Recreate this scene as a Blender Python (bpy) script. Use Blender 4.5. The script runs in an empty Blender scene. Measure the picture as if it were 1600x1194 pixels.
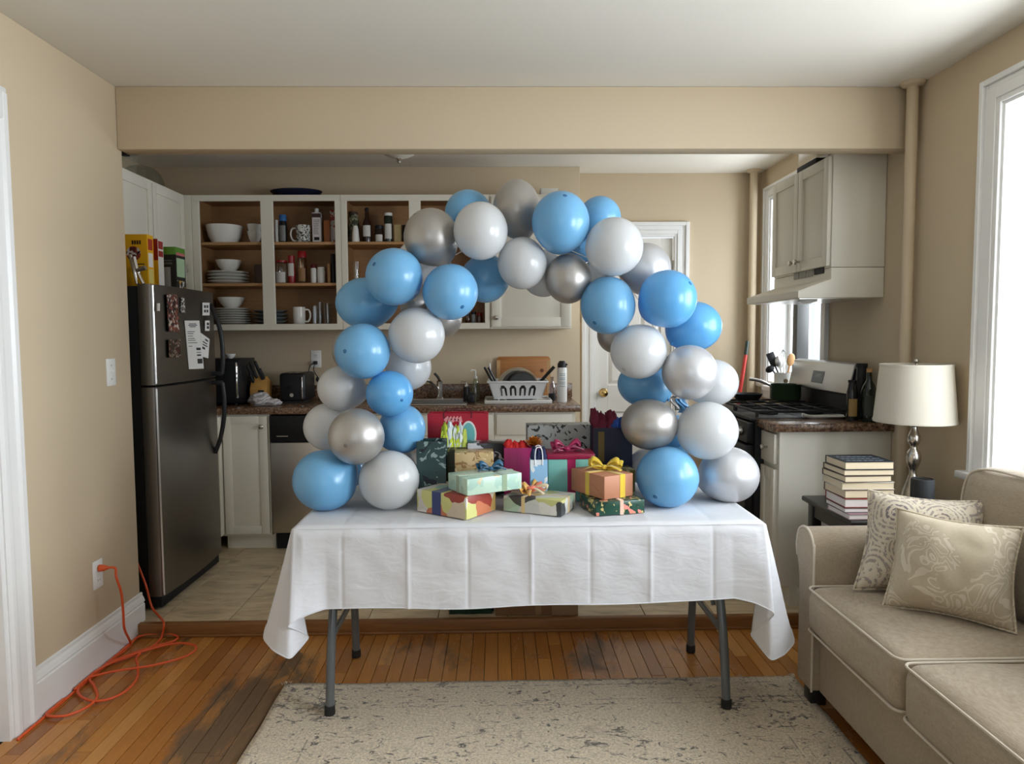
import bpy, bmesh, math, random
from mathutils import Vector, Matrix, noise
random.seed(11)
SC = bpy.context.scene
COL = SC.collection
PI = math.pi

# ------------------------------------------------------------------ camera
FPX, YAW, PITCH, ROLL = 1107.0, -0.0195, math.radians(3.68), 0.0062
EYE = Vector((0, 0, 1.40))
_f = Vector((0, math.cos(PITCH), -math.sin(PITCH)))
_r = Vector((1, 0, 0))
_u = _r.cross(_f)
_z = Matrix.Rotation(YAW, 3, 'Z')
_f, _r, _u = _z @ _f, _z @ _r, _z @ _u
_r, _u = math.cos(ROLL) * _r - math.sin(ROLL) * _u, math.cos(ROLL) * _u + math.sin(ROLL) * _r
cam = bpy.data.cameras.new('camera')
cam.sensor_width = 36.0
cam.lens = FPX / 1600 * 36.0
cam.clip_start = 0.05
camo = bpy.data.objects.new('camera', cam)
COL.objects.link(camo)
mw = Matrix.Identity(4)
for i in range(3):
    mw[i][0], mw[i][1], mw[i][2], mw[i][3] = _r[i], _u[i], -_f[i], EYE[i]
camo.matrix_world = mw
SC.camera = camo

def ray(px, py): return _f + _r * ((px - 800) / FPX) - _u * ((py - 597) / FPX)
def atY(px, py, Y): r = ray(px, py); return EYE + r * (Y / r.y)
def atX(px, py, X): r = ray(px, py); return EYE + r * (X / r.x)
def atZ(px, py, Z): r = ray(px, py); return EYE + r * ((Z - EYE.z) / r.z)

# ------------------------------------------------------------------ light
SC.view_settings.view_transform = 'Standard'
SC.view_settings.look = 'None'
SC.view_settings.gamma = 1.0
SC.view_settings.use_curve_mapping = False
SC.view_settings.exposure = 0.0
w = bpy.data.worlds.new('sky')
SC.world = w
w.use_nodes = True
bg = w.node_tree.nodes['Background']
bg.inputs['Color'].default_value = (0.82, 0.90, 1.0, 1)
bg.inputs['Strength'].default_value = 1.6

def daylight(name, loc, sx, sz, power, direction, col=(0.89, 0.945, 1.0)):
    """soft daylight entering through a window"""
    L = bpy.data.lights.new(name, 'AREA')
    L.shape = 'RECTANGLE'
    L.size, L.size_y = sx, sz
    L.energy = power
    L.color = col
    o = bpy.data.objects.new(name, L)
    COL.objects.link(o)
    o.location = loc
    o.rotation_euler = Vector(direction).to_track_quat('-Z', 'Z').to_euler()
    return o
daylight('daylight_living_window', (2.34, 2.21, 1.56), 1.02, 1.44, 70, (-1, 0, -0.12))
daylight('daylight_near_window', (2.34, 0.96, 1.56), 1.02, 1.44, 128, (-1, 0, -0.12))
daylight('daylight_rear_window', (-0.1, -2.72, 1.56), 1.7, 1.50, 14, (0, 1, -0.05))
daylight('daylight_kitchen_window', (2.34, 4.60, 1.72), 0.80, 1.24, 54, (-1, 0, -0.1))
SC.cycles.max_bounces = 7
SC.cycles.diffuse_bounces = 4
SC.cycles.glossy_bounces = 3
SC.cycles.transmission_bounces = 4
SC.cycles.transparent_max_bounces = 8
SC.cycles.caustics_reflective = False
SC.cycles.caustics_refractive = False

# ------------------------------------------------------------------ mesh helpers
class B:
    """collects geometry for one mesh"""
    def __init__(s, M=None):
        s.v, s.f, s.mi, s.M, s.cur = [], [], [], M, 0
    def add(s, vs, fs):
        n = len(s.v)
        s.v += [(s.M @ Vector(p)) if s.M is not None else Vector(p) for p in vs]
        s.f += [[i + n for i in f] for f in fs]
        s.mi += [s.cur] * len(fs)
        return s
    def box(s, x0, x1, y0, y1, z0, z1):
        return s.add([(x0, y0, z0), (x1, y0, z0), (x1, y1, z0), (x0, y1, z0), (x0, y0, z1), (x1, y0, z1), (x1, y1, z1), (x0, y1, z1)],
                     [(3, 2, 1, 0), (4, 5, 6, 7), (0, 1, 5, 4), (1, 2, 6, 5), (2, 3, 7, 6), (3, 0, 4, 7)])
    def prism(s, poly, h, axis='z', o=0.0):
        """polygon extruded along an axis from o to o+h; poly gives the other two coordinates"""
        def m(a, b, c): return {'z': (a, b, c), 'y': (a, c, b), 'x': (c, a, b)}[axis]
        n = len(poly)
        vs = [m(a, b, o) for a, b in poly] + [m(a, b, o + h) for a, b in poly]
        fs = [tuple(range(n))[::-1], tuple(range(n, 2 * n))] + [(i, (i + 1) % n, n + (i + 1) % n, n + i) for i in range(n)]
        return s.add(vs, fs)
    def lathe(s, prof, n=24, c=(0, 0, 0), cap=True, ax=None):
        vs, fs = [], []
        R = Matrix.Identity(3)
        if ax is not None:
            R = Vector((0, 0, 1)).rotation_difference(Vector(ax)).to_matrix()
        cc = Vector(c)
        for r, z in prof:
            for k in range(n):
                a = 2 * PI * k / n
                vs.append(cc + R @ Vector((r * math.cos(a), r * math.sin(a), z)))
        for i in range(len(prof) - 1):
            for k in range(n):
                k2 = (k + 1) % n
                fs.append((i * n + k, i * n + k2, (i + 1) * n + k2, (i + 1) * n + k))
        if cap:
            if prof[0][0] > 1e-6: fs.append(tuple(range(n))[::-1])
            if prof[-1][0] > 1e-6: fs.append(tuple(range((len(prof) - 1) * n, len(prof) * n)))
        return s.add(vs, fs)
    def cyl(s, c, r, h, n=20, ax=None): return s.lathe([(r, 0), (r, h)], n, c, True, ax)
    def tube(s, pts, r, n=8, closed=False):
        pts = [Vector(p) for p in pts]
        vs, fs = [], []
        m = len(pts)
        up = Vector((0, 0, 1))
        prev = None
        for i, p in enumerate(pts):
            a = pts[i - 1] if (i > 0 or closed) else pts[i]
            b = pts[(i + 1) % m] if (i < m - 1 or closed) else pts[i]
            t = (b - a).normalized()
            if prev is None:
                nn = t.cross(up)
                if nn.length < 1e-3: nn = t.cross(Vector((1, 0, 0)))
                nn.normalize()
            else:
                nn = (prev - t * prev.dot(t))
                if nn.length < 1e-6: nn = t.cross(up)
                nn.normalize()
            prev = nn
            bb = t.cross(nn)
            rr = r[i] if isinstance(r, (list, tuple)) else r
            for k in range(n):
                an = 2 * PI * k / n
                vs.append(p + (nn * math.cos(an) + bb * math.sin(an)) * rr)
        for i in range(m if closed else m - 1):
            i2 = (i + 1) % m
            for k in range(n):
                k2 = (k + 1) % n
                fs.append((i * n + k, i * n + k2, i2 * n + k2, i2 * n + k))
        if not closed:
            fs.append(tuple(range(n))[::-1])
            fs.append(tuple(range((m - 1) * n, m * n)))
        return s.add(vs, fs)
    def ell(s, c, rx, ry, rz, n=20, m=12):
        cc = Vector(c)
        vs = [cc + Vector((0, 0, -rz))]
        for i in range(1, m):
            t = -PI / 2 + PI * i / m
            for k in range(n):
                a = 2 * PI * k / n
                vs.append(cc + Vector((rx * math.cos(t) * math.cos(a), ry * math.cos(t) * math.sin(a), rz * math.sin(t))))
        vs.append(cc + Vector((0, 0, rz)))
        fs = [(0, 1 + (k + 1) % n, 1 + k) for k in range(n)]
        for i in range(m - 2):
            for k in range(n):
                k2 = (k + 1) % n
                fs.append((1 + i * n + k, 1 + i * n + k2, 1 + (i + 1) * n + k2, 1 + (i + 1) * n + k))
        e = len(vs) - 1
        fs += [(e, 1 + (m - 2) * n + k, 1 + (m - 2) * n + (k + 1) % n) for k in range(n)]
        return s.add(vs, fs)
    def grid(s, fn, nu, nv, closeu=False):
        """surface fn(u,v), u and v in 0..1"""
        vs = [fn(i / nu, j / nv) for j in range(nv + 1) for i in range(nu + 1)]
        w_ = nu + 1
        fs = [(j * w_ + i, j * w_ + i + 1, (j + 1) * w_ + i + 1, (j + 1) * w_ + i) for j in range(nv) for i in range(nu)]
        return s.add(vs, fs)
    def obj(s, name, mat, parent=None, local=False, bevel=0.0, seg=2, smooth=True, ang=35, solid=0.0, **tags):
        off = Vector((0, 0, 0))
        if parent is not None and not local:
            p = parent
            while p.parent: p = p.parent
            off = p.location
        me = bpy.data.meshes.new(name)
        me.from_pydata([tuple(v - off) for v in s.v], [], s.f)
        for m_ in (mat if isinstance(mat, (list, tuple)) else [mat]): me.materials.append(m_)
        if any(s.mi): me.polygons.foreach_set('material_index', s.mi)
        bm = bmesh.new()
        bm.from_mesh(me)
        if solid:
            bmesh.ops.solidify(bm, geom=bm.faces[:], thickness=solid)
        if bevel:
            ed = [e for e in bm.edges if len(e.link_faces) == 2 and e.calc_face_angle(0) > 0.5]
            bmesh.ops.bevel(bm, geom=ed, offset=bevel, segments=seg, profile=0.5, affect='EDGES', clamp_overlap=True)
        bmesh.ops.recalc_face_normals(bm, faces=bm.faces[:])
        bm.to_mesh(me)
        bm.free()
        if smooth:
            me.polygons.foreach_set('use_smooth', [True] * len(me.polygons))
            me.set_sharp_from_angle(angle=math.radians(ang))
        o = bpy.data.objects.new(name, me)
        COL.objects.link(o)
        if parent is not None: o.parent = parent
        for k, v in tags.items(): o[k] = v
        return o

def thing(name, label, cat, loc=(0, 0, 0), rz=0.0, group=None):
    o = bpy.data.objects.new(name, None)
    o.empty_display_size = 0.05
    COL.objects.link(o)
    o.location = loc
    o.rotation_euler = (0, 0, rz)
    o['label'] = label
    o['category'] = cat
    if group: o['group'] = group
    return o
def tag(o, label, cat, group=None):
    o['label'] = label
    o['category'] = cat
    if group: o['group'] = group
    return o
def struct(o):
    o['kind'] = 'structure'
    return o
def smoothpath(pts, sub=6, closed=False):
    P = [Vector(p) for p in pts]
    n = len(P)
    out = []
    for i in range(n if closed else n - 1):
        p0 = P[i - 1] if (i > 0 or closed) else P[0]
        p1, p2 = P[i], P[(i + 1) % n]
        p3 = P[(i + 2) % n] if (i + 2 < n or closed) else P[-1]
        for k in range(sub):
            t = k / sub
            out.append(0.5 * (2 * p1 + (p2 - p0) * t + (2 * p0 - 5 * p1 + 4 * p2 - p3) * t * t + (3 * p1 - p0 - 3 * p2 + p3) * t ** 3))
    if not closed: out.append(P[-1])
    return out
def frame(o, u, w_):
    """matrix with local x along u, local y along w_ (outwards), z up"""
    u, w_ = Vector(u).normalized(), Vector(w_).normalized()
    M = Matrix.Identity(4)
    z = Vector((0, 0, 1))
    for i in range(3):
        M[i][0], M[i][1], M[i][2], M[i][3] = u[i], w_[i], z[i], o[i]
    return M
def RZ(c, a): return Matrix.Translation(Vector(c)) @ Matrix.Rotation(a, 4, 'Z')

# ------------------------------------------------------------------ materials
class N:
    def __init__(s, name):
        s.m = bpy.data.materials.new(name)
        s.m.use_nodes = True
        s.t = s.m.node_tree
        s.t.nodes.clear()
        s.out = s.t.nodes.new('ShaderNodeOutputMaterial')
    def n(s, kind, props=None, **ins):
        nd = s.t.nodes.new('ShaderNode' + kind)
        for k, v in (props or {}).items(): setattr(nd, k, v)
        for k, v in ins.items():
            key = int(k[1:]) if k[0] == '_' and k[1:].isdigit() else k.replace('_', ' ')
            sock = nd.inputs[key]
            if isinstance(v, bpy.types.NodeSocket): s.t.links.new(v, sock)
            else:
                if isinstance(v, (tuple, list)) and len(v) == 3 and sock.type == 'RGBA': v = (*v, 1)
                sock.default_value = v
        return nd
    def coords(s, scale=(1, 1, 1), kind='Object', rot=(0, 0, 0)):
        if kind == 'World':
            c = s.n('NewGeometry').outputs['Position']
        else:
            c = s.n('TexCoord').outputs[kind]
        return s.n('Mapping', Vector=c, Scale=scale, Rotation=rot).outputs['Vector']
    def noise(s, vec, scale, detail=3, rough=.55, dist=0.0):
        return s.n('TexNoise', Vector=vec, Scale=scale, Detail=detail, Roughness=rough, Distortion=dist).outputs['Fac']
    def vor(s, vec, scale, feature='F1', out='Distance', rand=1.0):
        return s.n('TexVoronoi', {'feature': feature}, Vector=vec, Scale=scale, Randomness=rand).outputs[out]
    def ramp(s, fac, stops, interp='LINEAR'):
        r = s.n('ValToRGB', Fac=fac)
        r.color_ramp.interpolation = interp
        e = r.color_ramp.elements
        while len(e) < len(stops): e.new(0.5)
        for k, (p, c) in enumerate(stops):
            e[k].position = p
            e[k].color = (*c, 1) if len(c) == 3 else c
        return r.outputs['Color']
    def mix(s, fac, a, b, mode='MIX'):
        nd = s.t.nodes.new('ShaderNodeMix')
        nd.data_type = 'RGBA'
        nd.blend_type = mode
        for key, v in ((0, fac), (6, a), (7, b)):
            if isinstance(v, bpy.types.NodeSocket): s.t.links.new(v, nd.inputs[key])
            else: nd.inputs[key].default_value = (*v, 1) if isinstance(v, (tuple, list)) and len(v) == 3 else v
        return nd.outputs[2]
    def math(s, op, a, b=0.0, c=0.0):
        nd = s.t.nodes.new('ShaderNodeMath')
        nd.operation = op
        for k, v in enumerate((a, b, c)):
            if isinstance(v, bpy.types.NodeSocket): s.t.links.new(v, nd.inputs[k])
            else: nd.inputs[k].default_value = v
        return nd.outputs[0]
    def bump(s, h, strength=.3, dist=.002):
        return s.n('Bump', Height=h, Strength=strength, Distance=dist).outputs['Normal']
    def pbr(s, col, rough=.5, metal=0.0, normal=None, **kw):
        b = s.n('BsdfPrincipled', Base_Color=col, Roughness=rough, Metallic=metal)
        if normal is not None: s.t.links.new(normal, b.inputs['Normal'])
        for k, v in kw.items():
            sock = b.inputs[k.replace('_', ' ')]
            if isinstance(v, bpy.types.NodeSocket): s.t.links.new(v, sock)
            else: sock.default_value = (*v, 1) if isinstance(v, (tuple, list)) and len(v) == 3 and sock.type == 'RGBA' else v
        s.t.links.new(b.outputs[0], s.out.inputs[0])
        return s.m

def srgb(r, g, b):
    f = lambda c: (c / 255 / 12.92) if c / 255 <= .04045 else ((c / 255 + .055) / 1.055) ** 2.4
    return (f(r), f(g), f(b))
def dim(c, k): return tuple(x * k for x in c)

def plain(name, col, rough=.5, metal=0.0, var=.06, nscale=12, bump=0.0, bscale=60, **kw):
    n = N(name)
    v = n.coords()
    c = n.mix(n.noise(v, nscale, 4), dim(col, 1 - var), dim(col, 1 + var)) if var else col
    nm = n.bump(n.noise(v, bscale, 3), .5, bump) if bump else None
    return n.pbr(c, rough, metal, nm, **kw)
def patches(name, cols, scale, dist=.3, rough=.45, stretch=(1, 1, 1), **kw):
    """printed paper: irregular areas of several colours"""
    n = N(name)
    v = n.coords(stretch)
    wob = n.n('TexNoise', Vector=v, Scale=scale * .8, Detail=2).outputs['Color']
    v2 = n.n('VectorMath', {'operation': 'MULTIPLY_ADD'}, _0=wob, _1=(dist, dist, dist), _2=v).outputs[0]
    c = n.n('TexVoronoi', Vector=v2, Scale=scale).outputs['Color']
    f = n.n('SeparateColor', Color=c).outputs[0]
    k = len(cols)
    col = n.ramp(f, [(i / k, cc) for i, cc in enumerate(cols)], 'CONSTANT')
    return n.pbr(col, rough, **kw)
def flecks(name, base, spots, rough=.5, base2=None, bscale=8, bump=0.0, stretch=(1, 1, 1), **kw):
    """base colour with scattered marks: spots = (colour, scale, threshold, distort)"""
    n = N(name)
    v = n.coords(stretch)
    c = n.mix(n.noise(v, bscale, 4), base, base2 or dim(base, .85))
    for col, sc, th, ds in spots:
        m = n.math('GREATER_THAN', n.noise(v, sc, 2, .5, ds), th)
        c = n.mix(m, c, col)
    nm = n.bump(n.noise(v, bscale * 20, 3), .5, bump) if bump else None
    return n.pbr(c, rough, 0.0, nm, **kw)
def glassy(name, tint=(.95, .97, .97), rough=.03, gloss=.12):
    """thin clear glass: mostly see-through with a gloss"""
    n = N(name)
    t = n.n('BsdfTransparent', Color=tint)
    g = n.n('BsdfGlossy', Color=(1, 1, 1, 1), Roughness=rough)
    lw = n.n('LayerWeight', Blend=.25).outputs['Facing']
    fac = n.math('ADD', n.math('MULTIPLY', lw, .5), gloss * .4)
    mx = n.n('MixShader', Fac=fac, _1=t.outputs[0], _2=g.outputs[0])
    n.t.links.new(mx.outputs[0], n.out.inputs[0])
    return n.m

MT = {}
WALLC = srgb(204, 186, 157)
MT['wall'] = plain('wall_paint', WALLC, .75, var=.02, nscale=3, bump=.0006, bscale=120)
MT['ceil'] = plain('ceiling_paint', srgb(228, 222, 210), .85, var=.02, nscale=2, bump=.0008, bscale=60)
MT['white'] = plain('white_trim_paint', srgb(236, 235, 232), .35, var=.02, nscale=5)
MT['cab'] = plain('cream_cabinet_paint', srgb(226, 220, 204), .42, var=.02, nscale=4)
MT['doorp'] = plain('white_door_paint', srgb(232, 228, 220), .4, var=.02, nscale=4)
MT['blackpl'] = plain('black_plastic', (.010, .010, .011), .40, var=.1, Specular_IOR_Level=.35)
MT['blackmat'] = plain('matt_black', (.010, .010, .011), .6, var=.1, Specular_IOR_Level=.3)
MT['steel'] = plain('brushed_steel', (.60, .58, .55), .3, 1.0, var=.05, nscale=30)
MT['nickel'] = plain('brushed_nickel', (.55, .51, .46), .24, 1.0, var=.08, nscale=20)
MT['brass'] = plain('polished_brass', (.72, .50, .20), .2, 1.0, var=.05)
MT['chrome'] = plain('chrome', (.8, .8, .8), .08, 1.0, var=.02)
MT['grout'] = plain('grout', srgb(120, 108, 92), .9, var=.1)
MT['porc'] = plain('white_porcelain', srgb(228, 226, 218), .18, var=.02)
MT['porc2'] = plain('grey_stoneware', srgb(120, 126, 126), .25, var=.04)
MT['paper'] = plain('white_paper', srgb(232, 230, 226), .7, var=.02)
MT['glass'] = glassy('clear_glass')
MT['wglass'] = glassy('window_glass', (.98, .99, 1), .02, .05)
MT['orange'] = plain('orange_cord_rubber', srgb(226, 92, 44), .45, var=.05)
MT['legpaint'] = plain('grey_leg_enamel', srgb(104, 108, 110), .28, .2, var=.04)
MT['rubber'] = plain('black_rubber', (.012, .012, .012), .6, var=.1)

def steelmat(name, col, rough, stretch=(1, 1, 90)):
    n = N(name)
    v = n.coords(stretch)
    f = n.noise(v, 6, 3)
    c = n.mix(f, dim(col, .9), dim(col, 1.1))
    r = n.math('MULTIPLY_ADD', f, .12, rough)
    return n.pbr(c, r, 1.0)
MT['dsteel'] = steelmat('dark_stainless', (.20, .185, .165), .27, (90, 90, 1))
MT['lsteel'] = steelmat('light_stainless', (.55, .52, .48), .28, (1, 1, 60))

def plankmat():
    n = N('oak_strip_flooring')
    w_ = n.n('NewGeometry').outputs['Position']
    rnd = n.n('ObjectInfo').outputs['Random']
    off = n.n('CombineXYZ', X=n.math('MULTIPLY', rnd, 37.0), Y=n.math('MULTIPLY', rnd, 11.0), Z=0.0).outputs[0]
    p = n.n('VectorMath', {'operation': 'ADD'}, _0=w_, _1=off).outputs[0]
    g = n.n('Mapping', Vector=p, Scale=(34, 2.2, 1)).outputs[0]
    grain = n.noise(g, 3.0, 5, .65, .6)
    tone = n.ramp(rnd, [(0, srgb(168, 106, 48)), (.2, srgb(216, 150, 74)), (.4, srgb(190, 124, 58)), (.6, srgb(228, 162, 84)), (.8, srgb(182, 118, 56)), (1, srgb(232, 172, 98))])
    c = n.mix(n.math('MULTIPLY', grain, .55), tone, srgb(122, 70, 32))
    # bare weathered areas where the finish has worn away
    m = n.n('Mapping', Vector=w_, Scale=(3.4, 1.1, 1)).outputs[0]
    wear = n.noise(m, 1.7, 5, .7, .4)
    sx = n.n('SeparateXYZ', Vector=w_)
    spots = None
    for cx, cy, rx, ry, k in ((-.92, 2.62, .26, .62, .34), (.42, 3.02, .22, .3, .2), (-.35, 3.05, .5, .3, .1)):
        dx = n.math('DIVIDE', n.math('SUBTRACT', sx.outputs[0], cx), rx)
        dy = n.math('DIVIDE', n.math('SUBTRACT', sx.outputs[1], cy), ry)
        d = n.math('ADD', n.math('MULTIPLY', dx, dx), n.math('MULTIPLY', dy, dy))
        b = n.math('MULTIPLY', n.math('MAXIMUM', n.math('SUBTRACT', 1.0, d), 0.0), k)
        spots = b if spots is None else n.math('ADD', spots, b)
    f = n.math('ADD', wear, spots)
    f = n.ramp(f, [(.60, (0, 0, 0)), (.74, (1, 1, 1))])
    f = n.math('MULTIPLY', f, .85)
    gr = n.mix(grain, srgb(112, 98, 80), srgb(64, 54, 44))
    c = n.mix(f, c, gr)
    r = n.math('MULTIPLY_ADD', f, .3, .26)
    return n.pbr(c, r, 0.0, n.bump(grain, .25, .0008))
MT['plank'] = plankmat()
def woodmat(name, a, b, stretch=(3, 40, 40), rough=.45):
    n = N(name)
    v = n.coords(stretch)
    g = n.noise(v, 2.2, 4, .6, .5)
    return n.pbr(n.mix(g, a, b), rough, 0.0, n.bump(g, .2, .0006))
MT['riser'] = woodmat('oak_riser', srgb(168, 118, 66), srgb(104, 62, 30), (2, 30, 30))
MT['maple'] = woodmat('maple_interior', srgb(170, 128, 84), srgb(136, 98, 60), (3, 30, 30), .5)
MT['shelfw'] = woodmat('maple_shelf', srgb(196, 152, 104), srgb(160, 116, 72), (3, 30, 30), .45)
MT['bamboo'] = woodmat('bamboo_board', srgb(196, 134, 70), srgb(146, 88, 42), (2, 30, 60), .5)
MT['bamboo2'] = woodmat('bamboo_board_edge', srgb(206, 166, 112), srgb(182, 136, 84), (30, 30, 2), .5)
MT['blockw'] = woodmat('beech_block', srgb(206, 158, 84), srgb(170, 120, 56), (20, 20, 3), .5)
MT['spoonw'] = woodmat('wooden_spoon', srgb(206, 160, 106), srgb(170, 120, 70), (20, 20, 3), .6)
MT['ebony'] = woodmat('dark_stained_wood', (.020, .017, .015), (.010, .009, .008), (3, 30, 30), .38)
def tilemat():
    n = N('beige_floor_tile')
    w_ = n.n('NewGeometry').outputs['Position']
    rnd = n.n('ObjectInfo').outputs['Random']
    off = n.n('CombineXYZ', X=n.math('MULTIPLY', rnd, 9.0), Y=n.math('MULTIPLY', rnd, 5.0), Z=0.0).outputs[0]
    p = n.n('VectorMath', {'operation': 'ADD'}, _0=w_, _1=off).outputs[0]
    v = n.n('Mapping', Vector=p, Scale=(2.2, 7, 1)).outputs[0]
    f = n.noise(v, 2.4, 5, .6, .8)
    c = n.ramp(f, [(.3, srgb(184, 162, 130)), (.5, srgb(220, 198, 162)), (.7, srgb(238, 218, 184))])
    return n.pbr(c, .38, 0.0, n.bump(f, .15, .001))
MT['tile'] = tilemat()
def granmat():
    n = N('speckled_brown_laminate')
    v = n.coords()
    a = n.noise(v, 60, 4, .7)
    b = n.vor(v, 130)
    c = n.ramp(a, [(.32, srgb(48, 32, 24)), (.46, srgb(100, 74, 56)), (.58, srgb(140, 110, 86)), (.70, srgb(178, 152, 124))])
    c = n.mix(n.math('LESS_THAN', b, .22), c, srgb(42, 28, 22))
    return n.pbr(c, .25)
MT['gran'] = granmat()
def fabric(name, a, b, scale=420, rough=.9, bump=.0012):
    n = N(name)
    v = n.coords()
    vx = n.n('Mapping', Vector=v, Scale=(1, 1, 14)).outputs[0]
    vy = n.n('Mapping', Vector=v, Scale=(14, 14, 1)).outputs[0]
    f = n.math('ADD', n.math('MULTIPLY', n.noise(vx, scale * .12, 2), .5), n.math('MULTIPLY', n.noise(vy, scale * .12, 2), .5))
    f = n.ramp(f, [(.35, (0, 0, 0)), (.65, (1, 1, 1))])
    big = n.noise(v, 3, 3)
    c = n.mix(n.math('MULTIPLY_ADD', big, .35, n.math('MULTIPLY', f, .65)), a, b)
    return n.pbr(c, rough, 0.0, n.bump(f, .5, bump), Sheen_Weight=.15)
MT['sofa'] = fabric('beige_linen_upholstery', srgb(138, 122, 100), srgb(182, 166, 143))
MT['piping'] = fabric('upholstery_piping', srgb(196, 182, 162), srgb(206, 194, 176))
def clothmat():
    n = N('white_table_linen')
    v = n.coords()
    v3 = n.n('Mapping', Vector=v, Scale=(1, 1, 2.4)).outputs[0]
    h = n.math('ADD', n.noise(v, 5, 3, .5, .9), n.math('MULTIPLY', n.noise(v3, 11, 2, .5, 1.2), .35))
    c = n.mix(n.noise(v, 3), srgb(222, 222, 225), srgb(232, 232, 235))
    p = n.n('BsdfPrincipled', Base_Color=c, Roughness=.85)
    nm = n.bump(h, .45, .014)
    n.t.links.new(nm, p.inputs['Normal'])
    tr = n.n('BsdfTranslucent', Color=srgb(240, 238, 236) + (1,))
    mx = n.n('MixShader', Fac=.16, _1=p.outputs[0], _2=tr.outputs[0])
    n.t.links.new(mx.outputs[0], n.out.inputs[0])
    return n.m
MT['linen'] = clothmat()
def latex(name, col, tcol, tr=.3, rough=.24):
    n = N(name)
    p = n.n('BsdfPrincipled', Base_Color=(*col, 1), Roughness=rough, Coat_Weight=.25, Coat_Roughness=.15)
    t = n.n('BsdfTranslucent', Color=(*tcol, 1))
    mx = n.n('MixShader', Fac=tr, _1=p.outputs[0], _2=t.outputs[0])
    n.t.links.new(mx.outputs[0], n.out.inputs[0])
    return n.m
MT['bl_blue'] = latex('blue_latex', srgb(126, 190, 232), srgb(126, 194, 238), .22, .3)
MT['bl_deep'] = latex('deep_blue_latex', srgb(108, 184, 236), srgb(108, 186, 240), .22, .3)
MT['bl_white'] = latex('white_latex', srgb(224, 225, 225), srgb(230, 231, 231), .28)
MT['bl_tip'] = latex('blue_latex_tip', srgb(50, 112, 166), srgb(50, 112, 170), .1)
MT['bl_tipw'] = latex('white_latex_tip', srgb(196, 196, 196), srgb(190, 190, 190), .1)
n_ = N('silver_pearl_latex')
MT['bl_silver'] = n_.pbr(srgb(180, 176, 171), .42, .66, None, Coat_Weight=.12, Coat_Roughness=.25)
n_ = N('pearl_latex')
MT['bl_pearl'] = n_.pbr(srgb(204, 204, 206), .40, .48, None, Coat_Weight=.15, Coat_Roughness=.25)
n_ = N('silver_latex_tip')
MT['bl_tips'] = n_.pbr(srgb(136, 132, 128), .4, .6)
def shade():
    n = N('cream_lamp_shade')
    v = n.coords((60, 60, 300))
    c = n.mix(n.noise(v, 2), srgb(226, 218, 202), srgb(236, 230, 216))
    p = n.n('BsdfPrincipled', Base_Color=c, Roughness=.85)
    t = n.n('BsdfTranslucent', Color=srgb(236, 226, 204) + (1,))
    mx = n.n('MixShader', Fac=.3, _1=p.outputs[0], _2=t.outputs[0])
    n.t.links.new(mx.outputs[0], n.out.inputs[0])
    return n.m
MT['shade'] = shade()
def rugmat():
    n = N('distressed_beige_rug')
    v = n.coords()
    base = n.mix(n.noise(v, 5, 5, .65), srgb(222, 204, 176), srgb(246, 231, 204))
    fine = n.noise(v, 110, 4, .7)
    base = n.mix(n.ramp(fine, [(.38, (0, 0, 0)), (.62, (.55, .55, .55))]), base, srgb(140, 124, 104))
    # faded dark motifs
    big = n.noise(v, 2.6, 3, .5)
    fl = n.noise(n.n('Mapping', Vector=v, Scale=(1.0, 1.7, 1)).outputs[0], 20, 5, .68, 1.3)
    th = n.math('SUBTRACT', .588, n.math('MULTIPLY', n.math('SUBTRACT', big, .45), .30))
    m = n.ramp(n.math('SUBTRACT', fl, th), [(0.0, (0, 0, 0)), (.05, (1, 1, 1))])
    base = n.mix(n.math('MULTIPLY', m, .85), base, srgb(52, 46, 44))
    bl = n.ramp(n.noise(v, 7, 5, .7, .8), [(.58, (0, 0, 0)), (.70, (.45, .45, .45))])
    base = n.mix(bl, base, srgb(112, 98, 86))
    # border lines parallel to the edges, broken by wear
    s = n.n('SeparateXYZ', Vector=n.n('TexCoord').outputs['Object'])
    broken = n.math('GREATER_THAN', n.noise(v, 16, 5, .75), .52)
    for ax, half in ((0, 1.03), (1, .83)):
        a = n.math('ABSOLUTE', s.outputs[ax])
        for inset, wd in ((.045, .004), (.16, .003), (.195, .003)):
            l = n.math('LESS_THAN', n.math('ABSOLUTE', n.math('SUBTRACT', a, half - inset)), wd)
            l = n.math('MULTIPLY', n.math('MULTIPLY', l, broken), .55)
            base = n.mix(l, base, srgb(84, 76, 72))
    return n.pbr(base, .95, 0.0, n.bump(fine, 1.0, .006), Sheen_Weight=.2)
MT['rug'] = rugmat()
def paisley():
    n = N('embroidered_paisley_linen')
    v = n.coords()
    wob = n.n('TexNoise', Vector=v, Scale=9, Detail=2).outputs['Color']
    v2 = n.n('VectorMath', {'operation': 'MULTIPLY_ADD'}, _0=wob, _1=(.05, .05, .05), _2=v).outputs[0]
    d = n.vor(v2, 7.5)
    ring = n.math('SINE', n.math('MULTIPLY', d, 58.0))
    m1 = n.math('GREATER_THAN', ring, .1)
    dots = n.math('GREATER_THAN', n.noise(v, 95, 2), .46)
    m = n.math('MULTIPLY', m1, dots)
    inner = n.math('LESS_THAN', d, .33)
    col = n.mix(n.noise(v, 4), srgb(112, 102, 96), srgb(96, 88, 106))
    base = n.mix(n.noise(v, 40, 3), srgb(202, 190, 168), srgb(184, 170, 148))
    c = n.mix(n.math('MULTIPLY', m, n.math('MULTIPLY_ADD', inner, .3, .62)), base, col)
    return n.pbr(c, .9, 0.0, n.bump(m, .5, .002))
MT['paisley'] = paisley()
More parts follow.
